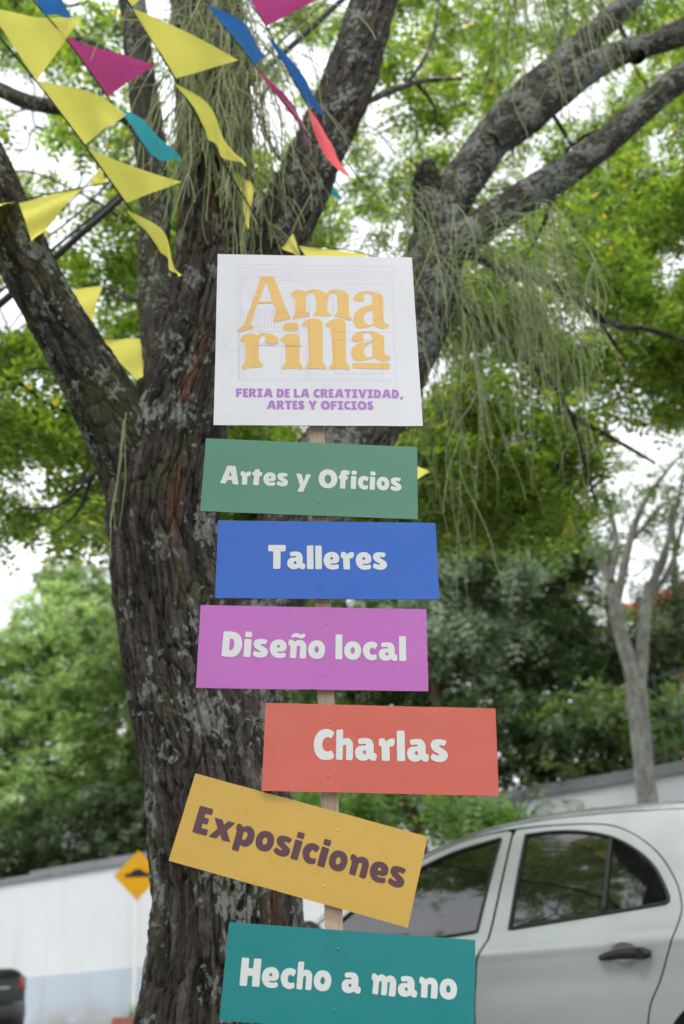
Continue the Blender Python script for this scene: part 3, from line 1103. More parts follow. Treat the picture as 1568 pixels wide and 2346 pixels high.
# left of the big trunk
far_tree(60, 26, 10.2, 'pale green leafy tree beyond the wall at the left edge', 'leaf_pale', 'bark_brown', [straight], [(0, 0, .62, 2.4, 2.8, 60), (.9, -.5, .42, 2.2, 1.8, 40), (-.5, -.6, .25, 2, 1.2, 30)], 26, 0.2, group=G)
far_tree(200, 28, 10.4, 'green tree with a slender brown stem just left of the big trunk', 'leaf_mid', 'bark_brown',
         [stem((0, 0, 0, .13), (.25, 0, .25, .11), (.55, 0, .5, .09), (.4, 0, .8, .05)), stem((.2, 0, .2, .1), (.9, 0, .35, .07), (1.5, 0, .5, .04))],
         [(.1, 0, .66, 2.4, 2.8, 64), (-.6, 0, .4, 2.2, 1.8, 40)], 26, 0.2, group=G)
far_tree(330, 24.5, 9.4, 'mid green tree with an arching grey stem close behind the big trunk', 'leaf_mid', 'bark_pale',
         [stem((.9, -.9, -.02, .12), (.7, -.9, .2, .11), (.35, -1.0, .42, .09), (-.2, -1.0, .56, .06), (-.7, -1.0, .66, .03)), stem((.5, 0, .3, .09), (.3, 0, .6, .06), (.3, 0, .85, .03))],
         [(0, 0, .52, 2.2, 2.2, 52), (.3, 0, .3, 2.2, 1.4, 36)], 26, 0.18, group=G)
far_tree(130, 33, 14.5, 'tall loose tree rising highest at left beyond the wall', 'leaf_mid', 'bark_brown', [stem((0, 0, 0, .22), (.2, 0, .3, .18), (-.2, .1, .6, .13), (.2, 0, .95, .05)), stem((0, 0, .45, .1), (1.3, 0, .7, .05)), stem((0, 0, .5, .1), (-1.5, 0, .75, .05))], [(0, 0, .8, 2.6, 2.4, 22), (-.6, 0, .55, 2.6, 2.2, 30)], 22, 0.2, group=G)
far_tree(-140, 26, 9.5, 'green tree beyond the wall cut by the left edge', 'leaf_mid', 'bark_brown', [straight], [(0, 0, .55, 2.2, 2.6, 50)], 26, 0.2, group=G)
# right of the signpost
far_tree(1120, 18, 7.6, 'sage green weeping tree beyond the wall right of the purple board', 'leaf_sage', 'bark_brown',
         [stem((-.55, 0, 0, .15), (-.6, 0, .35, .13), (-.7, 0, .65, .12), (-.8, 0, 1.0, .1)), stem((-.6, 0, .35, .1), (.2, 0, .6, .07), (.7, 0, .7, .04))],
         [(.1, -.8, .66, 1.15, .7, 34), (-.4, -.6, .5, 1.3, .8, 26)], 30, 0.15, droop=1.1, group=G, pairs=4, length=0.5)
far_tree(1270, 20, 9.2, 'dark evergreen tree with dense low crown behind the grey tree', 'leaf_dark', 'bark_brown',
         [straight, stem((0, 0, .3, .1), (1.0, 0, .5, .07), (1.5, 0, .6, .04))], [(0, 0, .62, 2.2, 2.0, 70), (.3, -.8, .32, 2.4, 1.3, 60)], 28, 0.17, group=G, flat=.6)
far_tree(1040, 21, 9.8, 'tall brown stemmed dark tree beside the blue board', 'leaf_dark', 'bark_brown',
         [stem((-.2, 0, 0, .17), (-.25, 0, .4, .15), (-.3, 0, .7, .14), (-.35, 0, 1.05, .12))], [(0, .5, .75, 1.9, 1.9, 44), (-.3, .4, .4, 2.1, 1.7, 46)], 28, 0.17, group=G)
far_tree(1500, 22, 6.6, 'olive green tree in front of the red roofed house', 'leaf_mid', 'bark_brown', [straight], [(0, 0, .5, 2.0, 1.5, 44), (.5, -.5, .28, 2.0, 1.0, 30)], 28, 0.16, group=G)
far_tree(1680, 18, 6.0, 'dark tree beyond the fence cut by the right edge', 'leaf_dark', 'bark_brown', [straight], [(0, 0, .55, 1.8, 1.4, 36)], 28, 0.13, group=G)
far_tree(820, 22, 7.8, 'dark tree beyond the wall hidden behind the boards', 'leaf_mid', 'bark_brown', [straight], [(0, 0, .6, 2.2, 2.2, 70), (0, -.5, .3, 2.2, 1.3, 40)], 28, 0.19, group=G)
far_tree(620, 24, 8.8, 'green tree beyond the wall between trunk and purple board', 'leaf_mid', 'bark_brown', [straight], [(0, 0, .6, 2.3, 2.6, 76), (0, -.5, .3, 2.2, 1.3, 40)], 28, 0.19, group=G)

far_tree(1290, 27, 10.0, 'tall hazy green tree far behind the dark evergreen', 'leaf_mid', 'bark_brown', [straight], [(0, 0, .7, 2.4, 2.4, 50), (-.5, 0, .45, 2.4, 2, 40)], 24, 0.2, group=G)
# grey forked street tree
pb = at(1490, 1900, 12.9)
grey_tree = empty('street_tree', (pb[0], pb[1], ground_z(pb[0], pb[1]) + .13), 'slim pale grey forked tree standing behind the silver car at right', 'tree')
gd = bark_disp(0.006, 1.5, 8, 120, 0.6)


def gl(nm, pts):
    rows = []
    for x, y, Y, w in pts:
        p = at(x, y, Y)
        rows.append([*p, px_to_m(w, p) / 2])
    q = catmull(rows, 0.06)
    v, f, co = tube_arrays(q[:, :3], np.maximum(q[:, 3], 0.004), 24, gd)
    mesh_obj(nm, v, f, MATS['bark_pale'], grey_tree, True, attr={'bark': co, 'plate': np.full((len(v), 3), .5)})
    return q[:, :3]


YG = 12.9
gq = [gl('trunk', [(1498, 2150, YG, 60), (1490, 1900, YG, 50), (1478, 1780, YG, 48), (1468, 1680, YG, 46), (1460, 1600, YG, 48), (1455, 1560, YG, 46)]),
      gl('limb', [(1462, 1600, YG, 36), (1440, 1510, YG, 36), (1418, 1430, YG, 32), (1408, 1370, YG, 28), (1390, 1310, YG + .2, 24), (1345, 1240, YG + .4, 20), (1300, 1190, YG + .6, 15), (1260, 1160, YG + .8, 8)]),
      gl('limb', [(1462, 1600, YG, 34), (1472, 1500, YG, 30), (1478, 1410, YG, 28), (1490, 1350, YG, 24), (1520, 1280, YG - .2, 20), (1540, 1200, YG - .3, 15), (1562, 1110, YG - .4, 12), (1600, 1000, YG - .5, 8)]),
      gl('limb', [(1412, 1390, YG, 20), (1430, 1300, YG, 20), (1450, 1220, YG, 17), (1478, 1150, YG, 14), (1520, 1090, YG, 10), (1580, 1020, YG, 7)]),
      gl('limb', [(1400, 1330, YG, 16), (1412, 1240, YG + .2, 14), (1395, 1160, YG + .3, 12), (1370, 1080, YG + .4, 8)]),
      gl('limb', [(1440, 1250, YG, 10), (1490, 1190, YG, 9), (1530, 1150, YG, 7), (1600, 1120, YG, 6)]),
      gl('limb', [(1485, 1360, YG, 16), (1520, 1330, YG, 14), (1548, 1270, YG, 12), (1568, 1190, YG, 10), (1610, 1100, YG, 7)])]
gn_ = np.vstack([q[len(q) // 2:] for q in gq[1:]])
gcl = gn_[rng.integers(len(gn_), size=56)] + rng.normal(0, .35, (56, 3)) + np.array([0, 0, .4])
v, f = sprigs(gcl, np.full(56, .28), 14, .2, 3, .09)
tag(mesh_obj('crown', v, f, MATS['leaf_mid'], grey_tree), kind='stuff')

# young tree with drooping fronds behind the car
p1 = at(960, 2100, 11.5)
young = empty('young_tree', (p1[0], p1[1], ground_z(p1[0], p1[1]) + .13), 'young tree with drooping bright green fronds behind the roof of the silver car', 'tree')
for pts in ([(985, 2200, 11.5, 44), (965, 1980, 11.5, 40), (955, 1900, 11.5, 36), (930, 1830, 11.5, 28), (915, 1760, 11.5, 20)], [(957, 1910, 11.5, 24), (985, 1870, 11.4, 20), (1040, 1800, 11.3, 12), (1100, 1790, 11.2, 7)]):
    rows = []
    for x, y, Y, w in pts:
        p = at(x, y, Y)
        rows.append([*p, px_to_m(w, p) / 2])
    q = catmull(rows, .06)
    v, f, co = tube_arrays(q[:, :3], q[:, 3], 16, bark_disp(.004, 1.5, 8, 130, .3))
    mesh_obj('trunk' if pts[0][0] == 985 else 'limb', v, f, MATS['bark_brown'], young, True, attr={'bark': co, 'plate': np.full((len(v), 3), .5)})
yc = np.array([at(rng.uniform(1000, 1175), rng.uniform(1800, 1880), rng.uniform(10.9, 11.7)) for _ in range(17)] + [at(rng.uniform(660, 940), rng.uniform(1760, 1860), rng.uniform(11.2, 12)) for _ in range(26)])
v, f = sprigs(yc, np.full(len(yc), .16), 9, .46, 6, .11, droop=1.8)
tag(mesh_obj('crown', v, f, MATS['leaf_lime'], young), kind='stuff')

# shrubs along the top of the wall
sh = [(20, 24, 'dark shrub above the wall at the left edge', 'leaf_dark'), (110, 24, 'dark shrub above the wall left of the diamond sign', 'leaf_dark'), (215, 22.8, 'deep green shrub above the wall just left of the diamond sign', 'leaf_dark'),
      (300, 22, 'dark shrub above the wall behind the diamond sign', 'leaf_dark'), (1180, 16.5, 'low dark shrub above the wall under the coral board edge', 'leaf_dark'), (1290, 16, 'glossy broad shrub above the wall left of the grey tree', 'leaf_dark'),
      (1400, 16, 'dark shrub beside the grey tree above the wall', 'leaf_mid'), (1530, 15.6, 'green shrub behind the metal fence', 'leaf_mid'), (700, 19.5, 'shrub above the wall behind the coral board', 'leaf_dark'), (950, 18, 'dark shrub above the wall right of the post', 'leaf_dark')]
for x, Y, lab, mt in sh:
    p = at(x, 2050, Y)
    s_, t_ = float(p[:2] @ N2), float(p[:2] @ D2)
    gz = ground_z(p[0], p[1]) + bank_h(max(14.46, s_), t_)
    b = np.array([p[0], p[1], gz])
    o = empty('shrub', tuple(b), lab, 'shrub', 'shrubs behind the wall')
    c = b + np.stack([rng.normal(0, .9, 26), rng.normal(0, .4, 26), rng.uniform(.1, 2.1, 26)], 1)
    v, f = sprigs(c, np.full(26, .45), 26, .25, 3, .16)
    tag(mesh_obj('foliage', v, f, MATS[mt], o), kind='stuff')
    st = MB()
    for e in c[::3]:
        st.tube(twig_path(b - np.array([0, 0, .1]), e, .02, 5), np.linspace(.03, .01, 5), 5, False)
    st.build('stems', MATS['twig'], o, True)
LOGO = ['-129.2,167.1! -101.6,167.7! -97.8,160.1 -84.0,117.9 -68.0,70.3 -60.6,51.2! -65.6,48.2 -78.1,45.6 -88.1,42.0 -98.0,39.5! -101.0,43.2 -100.0,52.1 -94.2,69.9! -100.9,91.8! -137.2,90.6! -144.1,69.1 -152.5,35.2 -150.0,29.4 -146.8,27.1 -148.0,20.6! -162.3,18.1 -181.9,10.9! -184.5,17.2 -179.6,21.4 -171.5,27.6! -167.4,36.4 -154.1,80.8 -139.4,133.5 -132.7,159.4|-118.1,152.7! -103.4,99.5! -102.9,97.5! -136.0,96.3! -135.0,99.0!',
 '-59.6,116.2 -56.2,124.4 -47.3,130.3 -34.7,129.9 -24.7,124.0! -15.7,131.1 -3.0,132.9 10.9,130.1 23.9,121.2! 29.9,128.9 41.5,132.7 55.4,131.8 68.1,127.4 75.4,119.1 76.8,107.0 75.6,66.6! 78.7,59.2 82.8,47.4! 74.5,48.2 63.4,52.4 44.6,57.2! 43.0,61.6 49.5,71.2! 49.7,97.5 48.7,115.6 42.5,124.0 36.2,122.9 29.6,115.3 26.0,100.2 25.4,74.7 27.4,70.3 33.5,63.0! 32.6,58.5! -6.8,59.4! -7.4,63.2 -0.8,71.3! -0.3,96.7 -2.1,113.2 -8.2,123.1 -15.8,124.2 -22.2,115.9 -24.4,102.3 -24.9,72.5 -21.7,68.6 -16.2,65.2! -17.5,58.6 -25.6,55.3 -41.9,52.4 -54.4,47.5! -55.6,54.2 -50.5,63.2! -50.2,95.9 -51.3,107.9 -57.6,112.3!',
 '87.8,108.7 91.9,117.8 103.7,127.1 121.7,130.2 138.2,127.7 152.0,121.9 158.4,109.9 157.6,75.3 157.6,47.0 162.4,41.2 168.0,36.8 167.0,30.9 156.7,26.3 145.5,27.6 138.1,32.0 134.0,36.9! 129.3,33.3 119.1,29.6 101.4,26.1 92.7,28.4 86.8,38.6 86.0,53.4 90.3,68.3 100.8,80.4 116.3,87.2 129.1,91.9 131.9,98.9 132.4,110.9 129.0,121.5 120.2,125.3 113.8,122.7 111.7,116.0 114.0,109.1 110.5,102.1 101.5,100.5 91.4,102.7|131.6,77.0! 132.2,42.2! 126.9,36.2 120.7,36.7 113.3,41.9 109.5,53.7 112.9,65.6 119.5,71.7',
 '-176.8,-8.7 -173.2,-0.0 -162.2,7.4 -147.4,7.6 -136.8,2.8! -130.2,9.8 -117.8,10.0 -103.0,6.1 -91.9,-1.8 -89.0,-10.5 -92.0,-16.8 -104.3,-19.9 -116.6,-17.4 -120.8,-10.9 -118.3,-2.2 -121.5,4.2 -127.7,2.9 -133.1,-5.3 -134.5,-16.8 -134.3,-62.5! -129.9,-69.5 -125.5,-73.7! -126.2,-79.9! -133.5,-81.6 -154.1,-83.0 -171.0,-87.4! -173.0,-81.2 -171.1,-75.6 -165.2,-68.5! -164.7,-40.1 -166.9,-14.9! -174.3,-13.9',
 '-85.3,-8.1 -82.0,-1.1 -70.9,7.2 -58.5,9.1 -47.3,7.5 -40.7,0.3 -40.9,-15.6 -41.5,-67.1! -37.2,-74.1 -33.6,-81.2! -34.9,-86.8! -43.4,-84.9 -69.0,-84.4 -79.3,-86.7! -80.7,-80.2 -73.1,-68.9! -73.1,-33.3 -74.2,-18.9 -78.4,-13.2 -83.8,-11.8',
 '-73.9,36.3 -68.2,38.1 -50.8,38.4 -44.6,36.1 -42.9,27.9 -44.7,19.7 -51.0,16.7 -70.8,16.5 -76.7,18.7 -77.7,27.5',
 '-33.4,35.4 -28.3,42.8 -18.2,49.5 -4.4,51.4 8.1,47.8 13.4,39.0 12.9,14.1 11.2,-66.5! 16.2,-73.6 19.5,-80.6! 17.9,-87.7! 10.4,-84.9 -15.3,-83.8 -26.3,-86.2! -27.5,-79.7 -20.0,-68.3! -20.4,-15.4 -22.3,23.8 -27.2,28.2 -32.9,30.1',
 '20.8,36.2 26.8,43.6 38.2,49.1 52.0,50.5 63.2,47.1 67.2,38.3 66.8,14.8 64.9,-65.9! 69.6,-73.0 73.8,-80.0! 72.4,-87.1! 63.1,-84.4 38.6,-83.8 27.5,-85.6! 26.9,-79.1 34.6,-67.7! 34.0,-20.5 31.7,21.7 27.7,28.3 21.4,29.4',
 '80.0,-2.5 84.5,7.8 96.1,15.8 116.2,18.4 134.9,16.3 149.7,8.6 155.6,1.4 155.1,-39.2 159.8,-44.9 167.5,-50.5 166.7,-56.3 155.3,-62.1 142.9,-60.8 135.7,-56.6 130.9,-52.4! 120.8,-57.3 100.8,-61.8 88.5,-61.4 80.1,-52.9 77.5,-41.5 80.9,-27.1 91.2,-17.4 107.6,-12.3 122.7,-9.2 127.4,-4.2 127.7,4.0 123.5,12.1 114.8,14.3 107.9,11.9 106.2,5.1 107.4,-2.1 104.7,-8.9 95.2,-11.0 84.0,-9.7|127.1,-10.0! 127.5,-45.2! 123.5,-50.4 116.0,-51.7 108.8,-45.4 107.5,-35.4 110.9,-23.8 118.6,-16.5',
 '78.7,-72.9 80.9,-68.0 88.3,-67.4 122.9,-67.3 157.5,-66.9 164.9,-68.3 165.6,-74.8 163.8,-81.9 156.8,-82.9 122.3,-82.4 87.8,-81.6 80.5,-80.0']
LINES = '-187.5,200.7 192.2,201.0|-184.5,187.5 190.5,188.1|-187.5,200.7 -181.4,176.6 -179.9,167.9|192.2,201.0 188.7,174.8|-180.0,179.7 190.1,180.6|-179.9,170.5 -170.5,167.6 -161.2,170.8 -151.7,167.8 -142.4,171.0 -132.9,168.0 -123.5,171.2 -114.1,168.3 -104.7,171.4 -95.3,168.5 -85.8,171.6 -76.4,168.7 -66.9,171.9 -57.5,168.9 -48.0,172.1 -38.6,169.1 -29.1,172.3 -19.7,169.4 -10.2,172.5 -0.7,169.6 8.8,172.8 18.3,169.8 27.8,173.0 37.3,170.0 46.8,173.2 56.3,170.2 65.9,173.4 75.3,170.5 84.9,173.7 94.4,170.7 104.0,173.9 113.5,170.9 123.1,174.1 132.6,171.1 142.3,174.3 151.7,171.4 161.4,174.6 170.9,171.6 180.6,174.8 190.1,171.8|-184.9,162.6 182.0,165.0|-184.9,162.6 -179.0,-115.0|-177.6,156.2 -17.7,155.6|-177.6,156.2 -174.6,16.9|-179.0,-115.0 179.3,-114.5|182.0,165.0 182.1,15.5|-17.1,149.1 181.3,149.6|-17.1,149.1 -17.5,-113.5|-149.6,120.8 -21.8,123.0|-145.9,105.9 -55.2,107.4|-55.2,107.4 -54.7,73.2|-149.6,120.8 -147.5,71.8|-176.7,72.2 -17.1,73.0|-176.6,66.3 -17.2,67.0|-174.7,24.4 -16.8,23.3|-180.6,13.5 182.1,15.5|178.4,14.2 179.3,-114.5|39.3,132.7 151.2,132.5 152.3,49.7 39.8,49.3 39.3,132.7|38.4,-7.2 151.3,-7.8 150.2,-95.8 39.7,-96.1 38.4,-7.2|-145.2,-19.0 -27.3,-18.4|-145.2,-19.0 -143.5,-114.7|-27.3,-18.4 -26.9,-113.6|-82.7,-19.9 -82.4,-114.1|-170.7,8.7 -168.7,-114.9|-178.0,8.6 -178.0,-115.0|-23.3,14.8 -21.7,-113.6|-168.8,63.9 -168.0,24.5|-160.9,64.0 -160.3,24.6|-153.1,64.1 -152.5,24.7|-145.3,64.2 -144.7,24.8|-137.5,64.3 -137.0,24.9|-129.7,64.5 -129.2,25.0|-121.9,64.6 -121.4,25.1|-114.0,64.7 -113.6,25.3|-106.2,64.8 -105.9,25.4|-98.4,64.9 -98.1,25.5|-90.5,65.1 -90.3,25.6|-82.7,65.2 -82.5,25.7|-74.8,65.3 -74.7,25.8|-67.0,65.4 -66.9,25.9|-59.1,65.5 -59.1,26.0|-51.2,65.7 -51.3,26.1|-43.4,65.8 -43.4,26.2|-35.5,65.9 -35.6,26.3|-27.6,66.0 -27.8,26.5|-19.7,66.1 -20.0,26.6|-176.8,152.7 -149.6,120.8'

# ================================================================== SIGNPOST
# letter outlines drawn for these boards: "x,y" on the outline, "!" marks a corner, "|" starts a counter
RAW = {
    'T': (92, 379, 275, "95,103! 292,103! 296,140 291,177! 236,177! 236,378! 152,378! 152,177! 96,177! 91,140"),
    'a': (293, 381, 275, "330,188 365,181 400,180 440,190 465,225 470,260 470,312! 490,318 499,340 497,360 485,382 460,382 440,375 427,362! 410,375 370,384 335,378 305,355 293,315 300,280 325,256 355,250 397,248! 392,235 375,232 332,237! 322,215 321,200|397,292! 397,324! 380,325 366,310 370,296 380,292"),
    'l': (520, 382, 275, "520,110! 595,108! 598,382! 522,382!"),
    'e': (738, 384, 275, "835,183 880,193 910,220 920,255 915,290 890,312 850,318 815,317! 825,330 850,335 880,330 898,325! 912,340 913,365 895,380 835,387 790,375 755,340 738,285 750,230 785,195|815,272! 847,272! 848,255 838,243 822,245 814,258"),
    'r': (935, 386, 275, "935,215 942,192 965,184 990,192 1007,217! 1025,197 1055,186 1080,188 1088,205 1085,230 1072,258! 1050,257 1037,262! 1040,386! 965,386! 960,257! 940,252! 935,235"),
    's': (1304, 390, 275, "1456,208 1450,228 1436,250! 1415,244 1392,243 1388,252 1405,265 1435,283 1460,305 1468,335 1455,368 1425,388 1385,393 1340,385 1308,366 1306,345 1322,317! 1350,328 1378,335 1386,328 1370,315 1335,295 1312,265 1308,235 1325,203 1365,190 1410,190 1445,197"),
    'D': (75, 249, 193, "82,57! 140,57 185,67 215,95 230,150 218,205 190,240 150,252 75,248!|133,111! 155,115 168,135 169,160 163,185 150,200 130,201!"),
    'i': (248, 255, 193, "250,116! 305,118! 301,256! 248,254!;255,60! 307,61! 306,104! 253,102!"),
    'n': (590, 266, 193, "593,135 603,124 618,126 640,139! 660,128 690,126 715,138 729,165 731,190 729,268! 680,266! 682,180 678,170 668,170 656,174! 654,265! 606,264! 608,170! 594,168! 591,152"),
    'ñ': (590, 266, 193, "593,135 603,124 618,126 640,139! 660,128 690,126 715,138 729,165 731,190 729,268! 680,266! 682,180 678,170 668,170 656,174! 654,265! 606,264! 608,170! 594,168! 591,152;612,98 625,80 648,72 670,77 688,83 710,73! 721,88 720,95 705,108 685,113 660,106 640,102 622,111!"),
    'o': (749, 271, 193, "815,129 850,138 873,165 880,200 872,240 850,264 815,272 782,264 758,240 749,200 757,165 780,138|815,174 828,185 832,202 828,217 815,226 802,217 798,200 803,183"),
    'c': (1170, 282, 193, "1235,139 1265,144 1280,155 1278,175 1264,198! 1250,188 1237,185 1225,200 1223,215 1230,235 1245,241 1274,236! 1278,258 1275,272 1245,283 1210,277 1183,250 1170,208 1180,170 1203,147"),
    'A': (63, 220, 144, "112,75! 175,77! 206,222! 162,220! 153,190! 118,188! 108,217! 63,217!|139,120! 149,157! 126,157!"),
    't': (310, 229, 144, "330,103! 367,104! 366,124! 388,126! 385,156! 367,157! 364,230! 321,228! 325,154! 311,152! 312,125! 328,123!"),
    'y': (650, 243, 144, "650,138! 690,140! 712,202! 727,141! 766,142! 709,282! 664,279! 685,235!"),
    'O': (818, 252, 144, "890,104 930,115 955,145 963,185 950,225 920,248 888,254 850,245 825,215 818,175 828,137 855,112|891,147 908,157 916,180 913,200 902,215 888,218 873,208 865,185 867,165 877,152"),
    'f': (975, 257, 144, "990,150! 988,140 995,120 1015,110 1040,112 1059,118! 1060,130 1050,150! 1037,146 1030,152! 1047,158! 1046,183! 1030,186! 1028,258! 987,256! 989,184! 976,180! 977,152!"),
    'C': (62, 384, 324, "195,57 250,68 285,90 280,120 257,158! 235,148 205,146 175,165 158,205 158,240 172,275 200,294 235,294 262,284! 285,325 290,350 265,376 210,385 150,380 100,345 68,280 63,200 85,130 130,78"),
    'h': (324, 386, 324, "324,66! 395,62! 400,70! 400,163! 430,154 470,158 500,185 512,225 513,386! 436,385! 436,240 430,227 418,227 400,234! 398,385! 324,383!"),
    'm': (937, 323, 190, "939,195 950,180 968,185 985,198! 1000,187 1020,185 1045,200! 1065,190 1090,190 1112,208 1121,240 1118,329! 1067,326! 1073,240 1066,232 1058,236! 1053,325! 1011,322! 1013,240 1005,230 994,236! 989,322! 947,319! 952,232! 939,222!"),
}
UNIT = {
    'E': "0,100! 53,100! 53,77! 28,77! 28,62! 47,62! 47,40! 28,40! 28,23! 55,23! 55,0! 0,0!",
    'x': "0,72! 32,72! 42,54! 53,72! 82,72! 58,37! 82,0! 49,0! 39,19! 28,0! -3,0! 23,36!",
    'p': "0,66 5,73 15,72 26,65! 38,73 55,72 70,58 75,36 70,14 55,0 42,-2 31,2! 31,-24! 5,-24! 5,50! 0,50!|31,47! 38,51 46,47 48,36 45,25 38,21 31,24!",
    'H': "0,100! 29,100! 29,64! 48,64! 48,100! 77,100! 77,0! 48,0! 48,37! 29,37! 29,0! 0,0!",
    'F': "0,100! 66,100! 66,77! 30,77! 30,60! 58,60! 58,37! 30,37! 30,0! 0,0!",
    'R': "0,100! 45,100 68,90 75,70 68,50 56,42! 80,4 74,0! 50,0! 36,34! 30,34! 30,0! 0,0!|30,78! 40,77 46,68 40,57 30,56!",
    'I': "0,100! 60,100! 60,78! 46,78! 46,22! 60,22! 60,0! 0,0! 0,22! 14,22! 14,78! 0,78!",
    'L': "0,100! 30,100! 30,24! 62,24! 62,0! 0,0!",
    'V': "0,100! 32,100! 46,40! 60,100! 92,100! 62,0! 29,0!",
    'Y': "0,100! 33,100! 46,66! 60,100! 93,100! 62,36! 62,0! 31,0! 31,36!",
    ',': "8,16! 36,16! 25,-18! 0,-18!",
}


def parse(s):
    out = []
    for tok in s.split():
        c = tok.endswith('!')
        x, y = tok.rstrip('!').split(',')
        out.append((float(x), float(y), c))
    return out


def glyph_loops(ch, small_caps=False):
    """list of shapes, each a list of loops in units of cap height 100"""
    src = ch
    if ch in RAW:
        x0, yb, cap, s = RAW[ch]
        k = 100.0 / cap
        return [[[((x - x0) * k, (yb - y) * k, c) for x, y, c in parse(lp)] for lp in sh.split('|')] for sh in s.split(';')]
    if ch == 'S':
        g = glyph_loops('s')
        return [[[(x * 1.12, y * 1.36, c) for x, y, c in lp] for lp in sh] for sh in g]
    return [[parse(lp) for lp in sh.split('|')] for sh in UNIT[ch].split(';')]


def smooth_loop(lp, per=5, rc=0.0):
    """outline points -> polyline; corners slightly rounded, the rest Catmull-Rom"""
    n = len(lp)
    P_ = np.array([(x, y) for x, y, _ in lp])
    cor = [c for _, _, c in lp]
    out = []
    for i in range(n):
        a, b, c, d = P_[(i - 1) % n], P_[i], P_[(i + 1) % n], P_[(i + 2) % n]
        if cor[i]:
            a = b - (c - b)
        if cor[(i + 1) % n]:
            d = c + (c - b)
        if cor[i] and cor[(i + 1) % n]:
            L = np.linalg.norm(c - b)
            r = min(rc, L * 0.3)
            u = (c - b) / (L + 1e-9)
            out += [b + u * r, c - u * r]
            continue
        for q in range(per):
            t = q / per
            if q == 0 and cor[i]:
                out.append(b + (c - b) * 0.05)
                continue
            out.append(0.5 * (2 * b + (c - a) * t + (2 * a - 5 * b + 4 * c - d) * t * t + (-a + 3 * b - 3 * c + d) * t ** 3))
    return out


def fill(shapes, z, mb, tf):
    for loops in shapes:
        ls = [[Vector((p[0], p[1], 0)) for p in lp] for lp in loops]
        tris = tessellate_polygon(ls)
        flat = [p for lp in ls for p in lp]
        vs = [tf(p.x, p.y, z) for p in flat]
        fs = []
        for t in tris:
            a, b, c = (flat[i] for i in t)
            if (b - a).cross(c - a).z < 0:
                t = t[::-1]
            fs.append(t)
        mb.add(vs, fs)


ADV_SPACE = 34.0


def word_shapes(text, gap=7.0):
    x = 0.0
    out = []
    for ch in text:
        if ch == ' ':
            x += ADV_SPACE
            continue
        g = glyph_loops(ch)
        pts = [p[0] for sh in g for lp in sh for p in lp]
        x0, x1 = min(pts), max(pts)
        kern = 0
        for sh in g:
            out.append([[(px - x0 + x, py, c) for px, py, c in lp] for lp in sh])
        x += (x1 - x0) + gap
    return out, x - gap


# board name: centre x, z, width, height, roll, yaw, tilt, paint
BOARDS = [
    ('board_white', (-0.0399, 2.4403, 0.4665, 0.4594, 0.0133, 0.0807, -0.0112), 'square white board with gold and purple lettering at the top of the post', None),
    ('board_green', (-0.0649, 2.0842, 0.468, 0.1733, 0.0604, 0.069, 0.0025), 'sage green board lettered Artes y Oficios', ('Artes y Oficios', (-196.2, -21.3), (198.7, -21.6), 43.4, 'print_white')),
    ('board_blue', (-0.0346, 1.8951, 0.4664, 0.1726, 0.0301, 0.0745, -0.0005), 'blue board lettered Talleres', ('Talleres', (-125.7, -21.8), (125.4, -21.3), 53.2, 'print_white')),
    ('board_purple', (-0.0703, 1.7065, 0.4672, 0.1719, 0.0437, 0.0688, 0.0009), 'purple board lettered Diseño local', ('Diseño local', (-186.0, -21.0), (189.5, -24.9), 52.3, 'print_white')),
    ('board_coral', (0.0552, 1.4972, 0.4569, 0.1687, 0.0597, 0.0413, 0.0018), 'coral red board lettered Charlas shifted to the right', ('Charlas', (-130.4, -23.7), (131.6, -22.0), 59.1, 'print_white')),
    ('board_ochre', (-0.1096, 1.3191, 0.4631, 0.1655, 0.2959, 0.0157, 0.0196), 'tilted ochre yellow board lettered Exposiciones in plum', ('Exposiciones', (-204.2, -22.5), (207.5, -19.5), 50.1, 'print_plum')),
    ('board_teal', (-0.0238, 1.0905, 0.4537, 0.1627, 0.1076, 0.0295, 0.0034), 'teal board lettered Hecho a mano at the bottom', ('Hecho a mano', (-196.8, -22.7), (195.1, -20.2), 46.2, 'print_white')),
]
PX, PY = -0.0487, 2.006
gz0 = ground_z(PX, PY)
signpost = empty('signpost', (PX, PY, gz0), 'wooden signpost carrying seven lettered boards in front of the big tree', 'signpost')
MB().box((PX, PY + 0.008, (gz0 + 2.52) / 2), (0.0168, 0, 0), (0, 0.009, 0), (0, 0, (2.52 - gz0) / 2)).build('post', MATS['pine'], signpost, bevel=0.0012)
BYOFF = {'board_coral': -0.0055, 'board_ochre': 0.0}
